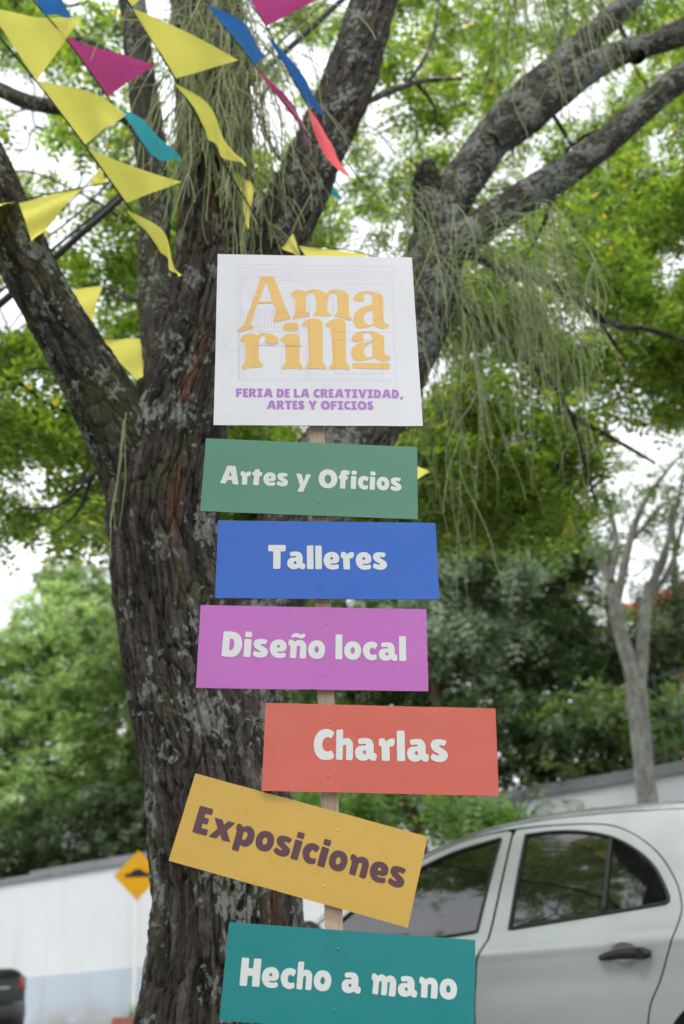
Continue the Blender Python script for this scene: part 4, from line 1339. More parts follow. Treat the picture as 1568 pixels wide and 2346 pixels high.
for mat, (cx, cz, w, h, roll, yaw, tilt), lab, txt in BOARDS:
    cr_, sr_ = math.cos(roll), math.sin(roll)
    cy_, sy_ = math.cos(yaw), math.sin(yaw)
    ct_, st_ = math.cos(tilt), math.sin(tilt)
    Mx = np.array([[cy_, -sy_, 0], [sy_, cy_, 0], [0, 0, 1]]) @ np.array([[1, 0, 0], [0, ct_, -st_], [0, st_, ct_]])
    X = Mx @ np.array([cr_, 0, -sr_])
    Z = Mx @ np.array([sr_, 0, cr_])
    Nn = np.cross(X, Z)           # points away from the street? make it face the camera
    if Nn[1] > 0:
        Nn = -Nn
    c = np.array([cx, 1.985 + BYOFF.get(mat, 0), cz])
    # slightly bowed thin sheet, front face and dark cut edge
    nx, nz, th = 14, 6, 0.0032
    rows_f = []
    bow = random.uniform(-0.002, 0.002)
    vs, fs = [], []
    for j in range(nz + 1):
        for i in range(nx + 1):
            a, b = -1 + 2 * i / nx, -1 + 2 * j / nz
            ja = a + (random.uniform(-1, 1) * 0.0006 / w if i in (0, nx) else 0)
            jb = b + (random.uniform(-1, 1) * 0.0006 / h if j in (0, nz) else 0)
            vs.append(c + X * ja * w / 2 + Z * jb * h / 2 + Nn * 0)
    for j in range(nz):
        for i in range(nx):
            q = j * (nx + 1) + i
            fs.append((q, q + 1, q + nx + 2, q + nx + 1))
    brd = mesh_obj('sign_board', vs, fs, MATS[mat], signpost, True)
    brd['label'] = lab
    e = MB()
    e.box(c - Nn * (th / 2 + 0.0002), X * (w / 2 - 0.0002), Z * (h / 2 - 0.0002), Nn * th / 2)
    e.build('board_edge', MATS['board_edge'], brd)

    def tf(x, y, z, c=c, X=X, Z=Z, Nn=Nn):
        return c + X * x * 0.001 + Z * y * 0.001 + Nn * z
    if txt:
        s, pa, pb_, cap, ink = txt
        shp, wd = word_shapes(s)
        d = np.array(pb_) - np.array(pa)
        L = np.linalg.norm(d)
        ux = d / L
        uy = np.array([-ux[1], ux[0]])
        kx, ky = L / wd, cap / 100.0
        ls = []
        for sh in shp:
            q = []
            for lp in sh:
                sm = smooth_loop(lp, 5, 3.0)
                q.append([np.array(pa) + ux * p[0] * kx + uy * p[1] * ky for p in sm])
            ls.append(q)
        mb = MB()
        fill(ls, 0.0006, mb, tf)
        mb.build('lettering', MATS[ink], brd)
    else:
        for s, pa, pb_, cap in (('FERIA DE LA CREATIVIDAD,', (-184.8, -159.0), (192.5, -157.9), 22.2), ('ARTES Y OFICIOS', (-116.0, -189.2), (123.7, -189.1), 21.8)):
            shp, wd = word_shapes(s, 8.0)
            kx, ky = (pb_[0] - pa[0]) / wd, cap / 100
            ls = [[[np.array(pa) + np.array([p[0] * kx, p[1] * ky]) for p in smooth_loop(lp, 4, 3)] for lp in sh] for sh in shp]
            mb = MB()
            fill(ls, 0.0006, mb, tf)
            mb.build('lettering', MATS['print_purple'], brd)
        mb = MB()
        for gl_ in LOGO:
            fill([[smooth_loop(parse(lp), 5, 0.6) for lp in gl_.split('|')]], 0.0006, mb, tf)
        mb.build('logo_letters', MATS['print_gold'], brd)
        mb = MB()
        lay = 0
        for pl in LINES.split('|'):
            q = [np.array((x, y)) for x, y, _ in parse(pl)]
            for a, b in zip(q[:-1], q[1:]):
                u = (b - a) / (np.linalg.norm(b - a) + 1e-9)
                nn = np.array([-u[1], u[0]]) * 0.36
                lay += 1
                z = 0.0009 + 0.000002 * lay
                mb.add([tf(*(a - nn), z), tf(*(b - nn), z), tf(*(b + nn), z), tf(*(a + nn), z)], [(0, 1, 2, 3)])
        for x0, x1, y0 in ((-137, -89, -23.6), (-80, -34.5, -24.5)):
            lay += 1
            mb.add([tf(x0, y0 - 1.4, 0.0009 + 0.000002 * lay), tf(x1, y0 - 1.4, 0.0009 + 0.000002 * lay), tf(x1, y0 + 1.4, 0.0009 + 0.000002 * lay), tf(x0, y0 + 1.4, 0.0009 + 0.000002 * lay)], [(0, 1, 2, 3)])
        mb.build('line_drawing', MATS['ink_line'], brd)
    # heads of the nails that hold the sheet show as small bumps over the post
    for kz in ((-0.32, 0.30) if mat != 'board_white' else (-0.46, 0.44)):
        zc = cz + kz * h
        off = (PX - cx) / max(0.2, X[0])
        pz = c + X * (off + random.uniform(-.004, .004)) + Z * kz * h
        vs, fs = [], []
        for j in range(4):
            for i in range(10):
                a = i / 10 * 2 * math.pi
                rr_ = 0.0032 * (1 - j / 3.4)
                vs.append(pz + X * rr_ * math.cos(a) + Z * rr_ * math.sin(a) + Nn * (0.0011 * math.sin(j / 3 * 1.57)))
        for j in range(3):
            for i in range(10):
                fs.append((j * 10 + i, j * 10 + (i + 1) % 10, j * 10 + 10 + (i + 1) % 10, j * 10 + 10 + i))
        fs.append(tuple(30 + i for i in range(10)))
        mesh_obj('nail_bump', vs, fs, MATS[mat], brd, True)


# ================================================================== BUNTING
def flag(parent, mat, a, b, tip, wave=0.02, ph=0.0, sag=(0, 0, 0), n=12):
    a, b, tip = (np.asarray(p, float) for p in (a, b, tip))
    nrm = np.cross(b - a, tip - a)
    nrm /= np.linalg.norm(nrm)
    sag = np.asarray(sag, float)
    vs, fs = [], []
    for j in range(n + 1):
        t = j / n
        for i in range(n + 1):
            s = i / n
            base = a + (b - a) * s
            p = base + (tip - base) * t
            wv = wave * math.sin(2.6 * math.pi * t + ph + 1.3 * s) * (0.25 + 0.75 * t) * (1 - 0.3 * t)
            p = p + nrm * wv + sag * 4 * t * (1 - t) * (1 - s) + nrm * 0.35 * wave * math.sin(5 * s + ph)*(1-t)
            vs.append(p)
    for j in range(n):
        for i in range(n):
            q = j * (n + 1) + i
            fs.append((q, q + 1, q + n + 2, q + n + 1))
    return mesh_obj('flag', vs, fs, MATS[mat], parent, True)


def bunting(label, cord, flags, rad=0.0032):
    cp = np.array([at(*c) for c in cord])
    o = empty('bunting', tuple(cp[0]), label, 'bunting', 'strings of bunting tied to the tree')
    q = catmull(cp, 0.05)
    MB().tube(q, rad, 6).build('cord', MATS['cord_green'], o, True)
    for i, (mat, a, b, c, wave, ph, *sg) in enumerate(flags):
        flag(o, 'flag_' + mat, at(*a), at(*b), at(*c), wave, ph, sg[0] if sg else (0, 0, 0.0))
    return o


bunting('front string of yellow pennants running from the left edge down to the trunk',
        [(-120, -100, 2.35), (0, 84, 2.5), (85, 188, 2.62), (196, 335, 2.75), (291, 468, 2.88), (368, 577, 2.97), (408, 632, 3.0)],
        [('yellow', (-32, 18, 2.47), (85, 184, 2.62), (184, 44, 2.6), .02, 0.4, (0, 0, -.01)),
         ('yellow', (86, 188, 2.62), (194, 332, 2.75), (290, 260, 2.72), .03, 2.6, (0, 0, .035)),
         ('yellow', (197, 337, 2.75), (289, 465, 2.88), (418, 416, 2.86), .028, 3.4, (0, 0, -.012)),
         ('yellow', (297, 477, 2.89), (367, 576, 2.97), (410, 634, 2.93), .02, 1.2, (.035, 0, .03))])
bunting('second string of yellow pennants in front of the hanging plant',
        [(215, -120, 2.4), (290, 0, 2.52), (304, 18, 2.54), (402, 181, 2.7), (482, 320, 2.84), (540, 420, 2.95), (600, 520, 3.05)],
        [('yellow', (240, -85, 2.43), (302, 15, 2.54), (345, -20, 2.5), .015, 0.5),
         ('yellow', (305, 19, 2.54), (402, 180, 2.7), (547, 138, 2.66), .022, 0.6, (0, 0, .012)),
         ('yellow', (405, 184, 2.7), (480, 319, 2.84), (554, 386, 2.78), .03, 2.2, (.03, 0, .025))])
bunting('string of blue magenta and teal pennants at upper left',
        [(20, -90, 2.40), (76, 0, 2.50), (146, 82, 2.60), (248, 222, 2.73), (272, 262, 2.77), (350, 358, 2.87), (385, 410, 2.92), (395, 470, 2.95), (378, 560, 3.00)],
        [('blue', (30, -75, 2.42), (103, 34, 2.54), (172, 40, 2.52), .02, 0.6, (.03, 0, 0)),
         ('magenta', (147, 82, 2.60), (248, 221, 2.73), (357, 147, 2.70), .022, 2.8, (0, 0, -.008)),
         ('teal', (264, 246, 2.75), (347, 356, 2.87), (410, 372, 2.82), .022, 3.0, (.03, 0, .02))], .0026)
bunting('string of blue and magenta pennants over the central hanging plant',
        [(430, -60, 2.55), (473, 2, 2.60), (530, 80, 2.68), (587, 153, 2.75), (640, 225, 2.82), (680, 275, 2.88), (720, 330, 2.95)],
        [('blue', (476, 6, 2.60), (586, 150, 2.74), (606, 128, 2.60), .012, 1.2, (.03, 0, .02)),
         ('magenta', (589, 157, 2.75), (679, 274, 2.88), (711, 332, 2.80), .008, 0.3, (.025, 0, .018))], .0022)
bunting('string of magenta blue and coral pennants right of the central trunk',
        [(530, -80, 2.55), (571, 0, 2.62), (611, 61, 2.68), (660, 160, 2.78), (704, 239, 2.87), (750, 312, 2.95), (779, 350, 3.0), (830, 420, 3.08)],
        [('magenta', (552, -35, 2.58), (610, 60, 2.68), (742, -8, 2.65), .02, 0.7),
         ('blue', (613, 76, 2.7), (704, 239, 2.87), (748, 267, 2.8), .008, 1.0, (.012, 0, .012)),
         ('coral', (705, 241, 2.87), (752, 316, 2.95), (803, 412, 2.88), .006, 2.4, (-.03, 0, -.02))], .0022)
bunting('teal pennant on a cord behind the dark central limb',
        [(700, 470, 4.0), (739, 447, 4.0), (752, 414, 4.0), (775, 380, 4.05)],
        [('teal', (738, 449, 4.0), (752, 414, 4.0), (785, 453, 3.98), .008, .5)], .002)
bunting('slack string of yellow pennants crossing the left limb near the left edge',
        [(-160, 495, 3.0), (0, 470, 2.95), (42, 460, 2.94), (110, 445, 2.95), (194, 428, 2.98), (250, 418, 3.02), (330, 390, 3.2), (372, 380, 3.4)],
        [('yellow', (43, 461, 2.94), (193, 428, 2.98), (74, 555, 2.96), .02, 1.0, (0, 0, -.0)),
         ('yellow', (-110, 487, 2.98), (38, 462, 2.945), (-60, 500, 2.7), .015, 1.0),
         ('yellow', (204, 425, 2.99), (247, 420, 3.02), (228, 384, 2.99), .008, .4)], .0022)
bunting('string of two yellow pennants behind the left limb in the fork',
        [(40, 640, 4.1), (145, 661, 4.0), (235, 656, 3.95), (240, 740, 3.9), (228, 776, 3.85), (322, 774, 3.8), (400, 790, 3.75)],
        [('yellow', (120, 668, 4.0), (236, 655, 3.95), (206, 752, 3.95), .012, .4),
         ('yellow', (222, 777, 3.85), (325, 773, 3.8), (328, 884, 3.8), .012, 1.4, (0, 0, 0))], .0022)
bunting('yellow pennant caught among the hanging stems above the white board',
        [(480, 330, 3.1), (536, 384, 3.12), (580, 424, 3.14), (640, 470, 3.2)],
        [('yellow', (536, 384, 3.12), (582, 425, 3.14), (570, 524, 3.1), .02, .9)], .002)
bunting('string of yellow pennants behind the top edge of the white board',
        [(610, 590, 3.2), (650, 560, 3.2), (672, 534, 3.2), (688, 560, 3.2), (760, 568, 3.2), (840, 583, 3.2), (900, 640, 3.2), (945, 985, 3.1), (930, 1060, 3.1), (940, 1110, 3.1)],
        [('yellow', (645, 568, 3.2), (672, 534, 3.2), (690, 590, 3.2), .008, .2),
         ('yellow', (685, 561, 3.2), (842, 583, 3.2), (770, 690, 3.2), .012, .8),
         ('yellow', (948, 978, 3.1), (928, 1024, 3.1), (905, 1080, 3.1), .006, .3),
         ('yellow', (925, 1050, 3.1), (935, 1108, 3.1), (985, 1082, 3.1), .008, .3)], .002)
# green cord wound round the rear limb
ring = []
for i in range(60):
    a = i / 59 * 2 * math.pi * 2
    p = at(351, 590 - 6 * (i / 59), 3.96)
    ring.append(p + np.array([math.cos(a), math.sin(a), 0.12 * math.cos(a)]) * 0.066)
o = MB().tube(np.array(ring), 0.003, 6).build('tied_cord', MATS['cord_green'], None, True)
tag(o, 'green cord wound round the thin rear limb', 'cord')


# ---------------------------------------------------------------- overhead cables
def cable(label, pts, r):
    q = catmull([at(*p) for p in pts], 0.25)
    o = MB().tube(q, r, 8).build('power_cable', MATS['cable_black'], None, True)
    tag(o, label, 'cable', 'overhead cables')


cable('thick black cable bundle crossing behind the trunks from lower left to upper right', [(-300, 930, 4.65), (0, 697, 4.77), (270, 462, 4.90), (430, 318, 5.02), (630, 140, 5.15), (800, -15, 5.27), (1100, -300, 5.46)], 0.021)
cable('black cable just above the thick bundle', [(-300, 900, 4.59), (0, 668, 4.71), (270, 448, 4.84), (430, 300, 4.96), (620, 118, 5.08), (780, -30, 5.21), (1100, -330, 5.39)], 0.009)
cable('thin black cable left of the thick bundle', [(-300, 800, 4.53), (85, 560, 4.71), (230, 440, 4.84), (400, 250, 4.96), (560, 60, 5.08), (640, -60, 5.21)], 0.0065)
cable('thin black cable highest of the bundle', [(-300, 740, 4.46), (90, 520, 4.71), (220, 400, 4.84), (400, 205, 4.96), (560, 10, 5.08), (640, -90, 5.21)], 0.0055)

# ---------------------------------------------------------------- diamond road sign
sp = at(316, 2005, 18.3)
plain('sign_yellow', (0.72, 0.36, 0.0), 0.4, 0.05)
plain('sign_black', (0.012, 0.012, 0.012), 0.5)
plain('post_white', (0.78, 0.78, 0.78), 0.5)
plain('bolt', (0.55, 0.45, 0.3), 0.4, metallic=0.6)
gzs = ground_z(sp[0], sp[1]) + .13
rs = empty('road_sign', (sp[0], sp[1], gzs), 'yellow diamond road sign with a black speed hump on a white pole', 'road sign')
MB().box((sp[0], sp[1] + .04, (gzs + sp[2] + .35) / 2), (.028, 0, 0), (0, .028, 0), (0, 0, (sp[2] + .35 - gzs) / 2)).build('pole', MATS['post_white'], rs)
dg = .41
yawm = np.array([math.cos(.25), math.sin(.25), 0])
nrm_ = np.array([math.sin(.25), -math.cos(.25), 0])
c0 = np.array(sp)
ro = []
for a, b in ((0, 1), (1, 0), (0, -1), (-1, 0)):
    v_ = np.array([a, b]) * dg
    ro.append(c0 + yawm * v_[0] + up * v_[1])
mb = MB().add([p + nrm_ * .004 for p in ro] + [p - nrm_ * .004 for p in ro], [(0, 3, 2, 1), (4, 5, 6, 7)] + [(i, (i + 1) % 4, 4 + (i + 1) % 4, 4 + i) for i in range(4)])
pl_ = mb.build('plate', MATS['sign_yellow'], rs)
hp = [(-.215, -.03), (.215, -.03), (.215, .03), (.13, .035), (.075, .085), (.03, .1), (-.03, .1), (-.075, .085), (-.13, .035), (-.215, .03)]
mb = MB().add([c0 + yawm * x + up * y + nrm_ * .0075 for x, y in hp], [tuple(range(len(hp)))])
mb.build('hump_symbol', MATS['sign_black'], pl_)
for zb in (.27, -.27):
    MB().tube([c0 + up * zb + nrm_ * .004, c0 + up * zb + nrm_ * .014], .02, 8).build('bolt', MATS['bolt'], pl_)

# ================================================================== SILVER HATCHBACK
def car_paint(name, col, metallic, rough):
    m, nt, b = new_mat(name)
    v = objco(nt)
    n = noise(nt, v, 3, 3)
    nt.links.new(ramp(nt, n, [(0.3, tuple(c * 0.96 for c in col)), (0.7, col)]), b.inputs['Base Color'])
    b.inputs['Metallic'].default_value = metallic
    r_ = noise(nt, v, 7, 5)
    nt.links.new(ramp(nt, r_, [(0.3, (rough,) * 3), (0.7, (rough + 0.08,) * 3)]), b.inputs['Roughness'])
    b.inputs['Coat Weight'].default_value = 0.8
    b.inputs['Coat Roughness'].default_value = 0.06
    return m


car_paint('silver_paint', (0.53, 0.56, 0.57), 0.45, 0.31)
car_paint('black_paint', (0.012, 0.012, 0.013), 0.2, 0.3)
m_, nt_, b_ = new_mat('tinted_glass')
nt_.links.new(ramp(nt_, noise(nt_, objco(nt_), 3, 2), [(0.3, (0.006, 0.007, 0.008)), (0.7, (0.010, 0.011, 0.012))]), b_.inputs['Base Color'])
b_.inputs['Roughness'].default_value = 0.015
b_.inputs['IOR'].default_value = 1.9
b_.inputs['Coat Weight'].default_value = 0.5
b_.inputs['Coat Roughness'].default_value = 0.01
plain('rubber', (0.012, 0.012, 0.013), 0.55)
plain('trim_black', (0.014, 0.014, 0.015), 0.4)
plain('tyre', (0.02, 0.02, 0.02), 0.85)
plain('rim', (0.45, 0.46, 0.47), 0.35, metallic=0.8)
plain('lamp_red', (0.35, 0.01, 0.015), 0.15, coat=1.0)
plain('lamp_clear', (0.7, 0.7, 0.7), 0.1, coat=1.0)
plain('plate_yellow', (0.75, 0.48, 0.01), 0.5)
plain('chrome', (0.7, 0.7, 0.7), 0.2, metallic=1.0)

CO = np.array([1.51238892, 5.47710826, 0.15922136])
CFW = np.array([-0.83981466, 0.5402347, -0.05345847])
CLF = np.array([-0.541010279, -0.841015979, 0.00004400])
CUP = np.array([-0.04493565, 0.02895853, 0.99857007])
_zs = np.array([-.1, 0, .2, .45, .65, .80, .92, 1.0, 1.2, 1.4, 1.47, 1.52, 1.6])
_hs = np.array([.74, .76, .785, .82, .835, .832, .812, .785, .715, .63, .575, .40, .2])
_tab = catmull(np.stack([_zs, 0 * _zs, 0 * _zs, _hs], 1), 0.01)


def half_w(z):
    h = np.interp(z, _tab[:, 0], _tab[:, 3])
    return h + 0.008 * np.exp(-((z - .872) / .02) ** 2) - 0.008 * np.exp(-((z - .74) / .07) ** 2)


def side_y(x, z):
    k = np.ones_like(np.asarray(x, float))
    k = k - 0.26 * np.clip((x - 1.5) / 1.13, 0, 1) ** 2.6
    k = k - 0.17 * np.clip((-.35 - x) / .8, 0, 1) ** 2.0
    return half_w(z) * k


def resample(poly, step=0.03, closed=True):
    out = []
    n = len(poly)
    for i in range(n if closed else n - 1):
        a, b = np.array(poly[i]), np.array(poly[(i + 1) % n])
        m = max(1, int(np.linalg.norm(b - a) / step))
        for k in range(m):
            out.append(a + (b - a) * k / m)
    if not closed:
        out.append(np.array(poly[-1]))
    return np.array(out)


def smooth_poly(pts, step=0.02):
    """closed outline; points with a third value 1 are corners"""
    lp = [(p[0] * 100, p[1] * 100, len(p) > 2) for p in pts]
    return resample(np.array(smooth_loop(lp, 6, 0)) / 100, step)


def inside(p, poly):
    x, y = p[:, 0], p[:, 1]
    r = np.zeros(len(p), bool)
    n = len(poly)
    for i in range(n):
        x0, y0 = poly[i]
        x1, y1 = poly[(i + 1) % n]
        c = (y0 > y) != (y1 > y)
        xi = (x1 - x0) * (y - y0) / (y1 - y0 + 1e-12) + x0
        r ^= c & (x < xi)
    return r


def panel(name, outer, holes, mat, parent, off=0.0, grid=0.035, sides=(1,), car=None):
    loops = [outer] + holes
    pts, edges = [], []
    for lp in loops:
        k = len(pts)
        pts += [tuple(q) for q in lp]
        edges += [(k + i, k + (i + 1) % len(lp)) for i in range(len(lp))]
    b = np.array(pts)
    gx = np.arange(b[:, 0].min(), b[:, 0].max(), grid)
    gz_ = np.arange(b[:, 1].min(), b[:, 1].max(), grid * 0.7)
    g = np.array([(x, z) for x in gx for z in gz_])
    keep = inside(g, outer)
    for h in holes:
        keep &= ~inside(g, h)
    g = g[keep]
    dm = np.min(np.linalg.norm(g[:, None, :] - b[None, ::2, :], axis=2), axis=1) if len(g) else np.zeros(0)
    pts += [tuple(q) for q in g[dm > grid * 0.45]]
    vo, _, fo, *_r_ = delaunay_2d_cdt([Vector(p) for p in pts], edges, [], 0, 1e-6)
    V = np.array([(v.x, v.y) for v in vo])
    F_ = np.array([f for f in fo if len(f) == 3])
    cen = V[F_].mean(1)
    ok = inside(cen, outer)
    for h in holes:
        ok &= ~inside(cen, h)
    F_ = F_[ok]
    res = []
    for sg in sides:
        y = (side_y(V[:, 0], V[:, 1]) + off) * sg
        W3 = CO + V[:, :1] * CFW + y[:, None] * CLF + V[:, 1:2] * CUP
        f3 = F_ if sg > 0 else F_[:, ::-1]
        # outward facing
        a, b_, c = W3[f3[0][0]], W3[f3[0][1]], W3[f3[0][2]]
        if np.cross(b_ - a, c - a) @ (CLF * sg) < 0:
            f3 = f3[:, ::-1]
        ob = mesh_obj(name, W3, f3.copy(), MATS[mat], parent, True)
        hh = 0.012
        fx = (side_y(V[:, 0] + hh, V[:, 1]) - side_y(V[:, 0] - hh, V[:, 1])) / (2 * hh)
        fz = (side_y(V[:, 0], V[:, 1] + hh) - side_y(V[:, 0], V[:, 1] - hh)) / (2 * hh)
        nr = -fx[:, None] * CFW + sg * CLF - fz[:, None] * CUP
        nr /= np.linalg.norm(nr, axis=1)[:, None]
        ob.data.normals_split_custom_set_from_vertices([tuple(q) for q in nr])
        res.append(ob)
    return res


def CW(x, y, z):
    return CO + CFW * x + CLF * y + CUP * z


silver = empty('parked_car', tuple(CO), 'silver hatchback parked behind the signpost at right', 'car')
K = 1
rear_door = [(.384, 1.418, K), (.172, 1.41), (-.076, 1.381), (-.214, 1.323), (-.325, 1.223), (-.391, 1.101), (-.405, 1.005), (-.389, .945), (-.343, .865), (-.265, .72), (-.2, .62), (-.165, .5), (-.17, .40, K), (-.15, .26, K), (.635, .26, K), (.625, .584), (.590, .793), (.571, .858), (.531, .913), (.501, .961), (.435, 1.205)]
front_door = [(.396, 1.418, K), (.447, 1.205), (.513, .961), (.543, .913), (.583, .858), (.602, .793), (.637, .584), (.647, .26, K), (1.50, .26, K), (1.56, .5), (1.60, .75), (1.62, .93), (1.63, 1.01, K), (1.45, 1.115), (1.2, 1.228), (1.0, 1.303), (.883, 1.342), (.7, 1.391), (.55, 1.412)]
rear_glass = [(.32, 1.385, K), (.171, 1.382), (.022, 1.361), (-.12, 1.317), (-.236, 1.242), (-.31, 1.159), (-.351, 1.057), (-.353, 1.014, K), (-.063, .996), (.407, .969, K)]
front_glass = [(.457, 1.386, K), (.577, .971, K), (.9, .955), (1.3, .955), (1.52, .985, K), (1.3, 1.13), (1.1, 1.222), (.9, 1.297), (.701, 1.352)]
outline = [(2.50, .22), (2.62, .35), (2.635, .5), (2.60, .66), (2.45, .78), (2.2, .87), (1.95, .94), (1.75, .99, K), (1.55, 1.09), (1.3, 1.2), (1.1, 1.283), (.9, 1.352), (.7, 1.403), (.49, 1.434), (.28, 1.444), (0, 1.436), (-.25, 1.42), (-.5, 1.395), (-.7, 1.35), (-.82, 1.29), (-.93, 1.18), (-1.0, 1.05), (-1.05, .95), (-1.1, .85), (-1.14, .7), (-1.15, .5), (-1.1, .25, K)]


def arch(cx, r, n=18):
    a = np.linspace(math.pi * 1.06, -math.pi * .06, n)
    return [(cx + r * math.cos(t), .30 + r * math.sin(t)) for t in a]


low = [(-1.1, .25, K), (-.90, .20, K)] + [(x, z, K) if i in (0, 17) else (x, z) for i, (x, z) in enumerate(arch(-.55, .365))] + [(-.15, .19, K), (1.5, .19, K)] + [(x, z, K) if i in (0, 17) else (x, z) for i, (x, z) in enumerate(arch(1.90, .36))] + [(2.3, .2, K)]
full = smooth_poly(outline[:-1] + low)
rd, fd = smooth_poly(rear_door), smooth_poly(front_door)
rg, fg = smooth_poly(rear_glass), smooth_poly(front_glass)


def grow(poly, d):
    """offset a closed outline outwards"""
    p = np.asarray(poly)
    t = np.roll(p, -1, 0) - np.roll(p, 1, 0)
    nr = np.stack([t[:, 1], -t[:, 0]], 1) / (np.linalg.norm(t, axis=1)[:, None] + 1e-9)
    q = p + nr * d
    ar = lambda w: 0.5 * np.sum(w[:, 0] * np.roll(w[:, 1], -1) - w[:, 1] * np.roll(w[:, 0], -1))
    if (abs(ar(q)) > abs(ar(p))) != (d > 0):
        q = p - nr * d
    return q


doors_hole = smooth_poly([(.172, 1.4165)] + [(-.076, 1.3875), (-.214, 1.329), (-.331, 1.226), (-.397, 1.103), (-.411, 1.005), (-.395, .943), (-.349, .862), (-.271, .717), (-.206, .617), (-.172, .5), (-.176, .40, K), (-.156, .254, K), (1.505, .254, K), (1.567, .5), (1.607, .75), (1.627, .93), (1.640, 1.013, K), (1.455, 1.122), (1.2, 1.235), (1.0, 1.310), (.883, 1.349), (.7, 1.398), (.55, 1.419), (.39, 1.4255)])
both = (1, -1)
panel('body_side', full, [doors_hole], 'silver_paint', silver, sides=both)
panel('inner_shell', grow(doors_hole, .02), [], 'trim_black', silver, off=-.03, sides=both)
for nm, poly, gl_ in (('rear_door', rd, rg), ('front_door', fd, fg)):
    hx, hz = (-.13, .82) if nm == 'rear_door' else (.80, .80)
    cup = np.array([(hx + .066 * math.cos(a), hz + .056 * math.sin(a)) for a in np.linspace(0, 2 * math.pi, 28, endpoint=False)])
    for sg in both:
        dr = panel(nm, poly, [gl_, cup], 'silver_paint', silver, sides=(sg,))[0]
        panel('window', gl_, [], 'tinted_glass', dr, off=-.006, sides=(sg,))
        q = np.vstack([gl_, gl_[:1]])
        y = side_y(q[:, 0], q[:, 1]) * sg
        W3 = CO + q[:, :1] * CFW + y[:, None] * CLF + q[:, 1:] * CUP
        MB().tube(W3, .0085, 6, False).build('window_seal', MATS['rubber'], dr, True)
        if nm == 'rear_door':
            bq = resample([(-.113, 1.318), (-.056, .998)], .03, False)
            y = (side_y(bq[:, 0], bq[:, 1]) + .001) * sg
            W3 = CO + bq[:, :1] * CFW + y[:, None] * CLF + bq[:, 1:] * CUP
            MB().tube(W3, .012, 6).build('window_bar', MATS['rubber'], dr, True)
        # handle with its cup and lock
        yb = float(side_y(np.array([hx]), np.array([hz]))[0])
        vs, fs = [], []
        for j in range(5):
            for i in range(20):
                a = i / 20 * 2 * math.pi
                r_ = 1 - j / 4.0
                xx_, zz_ = hx + .0665 * r_ * math.cos(a), hz + .0565 * r_ * math.sin(a)
                ys_ = float(side_y(np.array([xx_]), np.array([zz_]))[0])
                vs.append(CW(xx_, (ys_ - .024 * math.sin(j / 4 * 1.57)) * sg, zz_))
        for j in range(4):
            for i in range(20):
                fs.append((j * 20 + i, j * 20 + (i + 1) % 20, j * 20 + 20 + (i + 1) % 20, j * 20 + 20 + i))
        hp_ = [(.105, 0), (.07, .004), (.02, .008), (-.04, .008), (-.09, .006), (-.122, .002)]
        rr_ = [.012, .017, .020, .023, .025, .014]
        W3 = np.array([CW(hx + a, (yb + .024 - (.012 if i in (0, 5) else 0)) * sg, hz + b) for i, (a, b) in enumerate(hp_)])
        q = catmull(np.hstack([W3, np.array(rr_)[:, None]]), .012)
        hd = MB().tube(q[:, :3], q[:, 3], 10).build('handle', MATS['trim_black'], dr, True)
        mesh_obj('handle_cup', vs, fs, MATS['silver_paint'], dr, True)
        MB().tube([CW(hx - .085, (yb + .030) * sg, hz + .006), CW(hx - .085, (yb + .052) * sg, hz + .006)], .02, 14).build('lock', MATS['trim_black'], hd)

# skin across the car, from the nose over the roof to the tail
SK = [(2.50, .22, .10), (2.62, .35, .11), (2.635, .5, .11), (2.60, .66, .10), (2.45, .78, .08), (2.2, .87, .06), (1.95, .94, .05), (1.75, .99, .05),
      (1.55, 1.09, .09), (1.3, 1.2, .10), (1.1, 1.283, .09), (.9, 1.352, .08), (.7, 1.403, .07), (.49, 1.434, .065), (.28, 1.444, .065), (0, 1.436, .065), (-.25, 1.42, .065), (-.5, 1.395, .065), (-.7, 1.35, .065),
      (-.82, 1.29, .07), (-.93, 1.18, .08), (-1.0, 1.05, .09), (-1.05, .95, .09), (-1.1, .85, .09), (-1.14, .7, .09), (-1.15, .5, .09), (-1.1, .25, .08)]
sk = catmull([(x, z, 0, c) for x, z, c in SK], .03)
tx = np.gradient(sk[:, :2], axis=0)
tx /= np.linalg.norm(tx, axis=1)[:, None]
nx2 = np.stack([tx[:, 1], -tx[:, 0]], 1)
NS = 41
ys = np.linspace(-1, 1, NS)
y0 = side_y(sk[:, 0], sk[:, 1])
G3 = np.zeros((len(sk), NS, 3))
for i in range(len(sk)):
    kk = sk[i, 3] * (1 - np.abs(ys) ** 3.2)
    xx = sk[i, 0] + nx2[i, 0] * kk
    zz = sk[i, 1] + nx2[i, 1] * kk
    G3[i] = CO + xx[:, None] * CFW + (ys * y0[i])[:, None] * CLF + zz[:, None] * CUP
x_of = sk[:, 0]
z_of = sk[:, 1]


def skin(name, sel, mat, cols=(0, NS - 1), lift=0.0):
    idx = np.where(sel)[0]
    i0, i1 = idx.min(), idx.max()
    sub = G3[i0:i1 + 1, cols[0]:cols[1] + 1]
    m, n = sub.shape[:2]
    v = sub.reshape(-1, 3).copy()
    i = np.arange(m - 1)[:, None] * n
    j = np.arange(n - 1)[None, :]
    f = np.stack([i + j, i + j + 1, i + n + j + 1, i + n + j], -1).reshape(-1, 4)
    if lift:
        nn = np.repeat(nx2[i0:i1 + 1], n, 0)
        v = v + (nn[:, :1] * CFW + nn[:, 1:] * CUP) * lift
    return mesh_obj(name, v, f[:, ::-1].copy(), MATS[mat], silver, True)


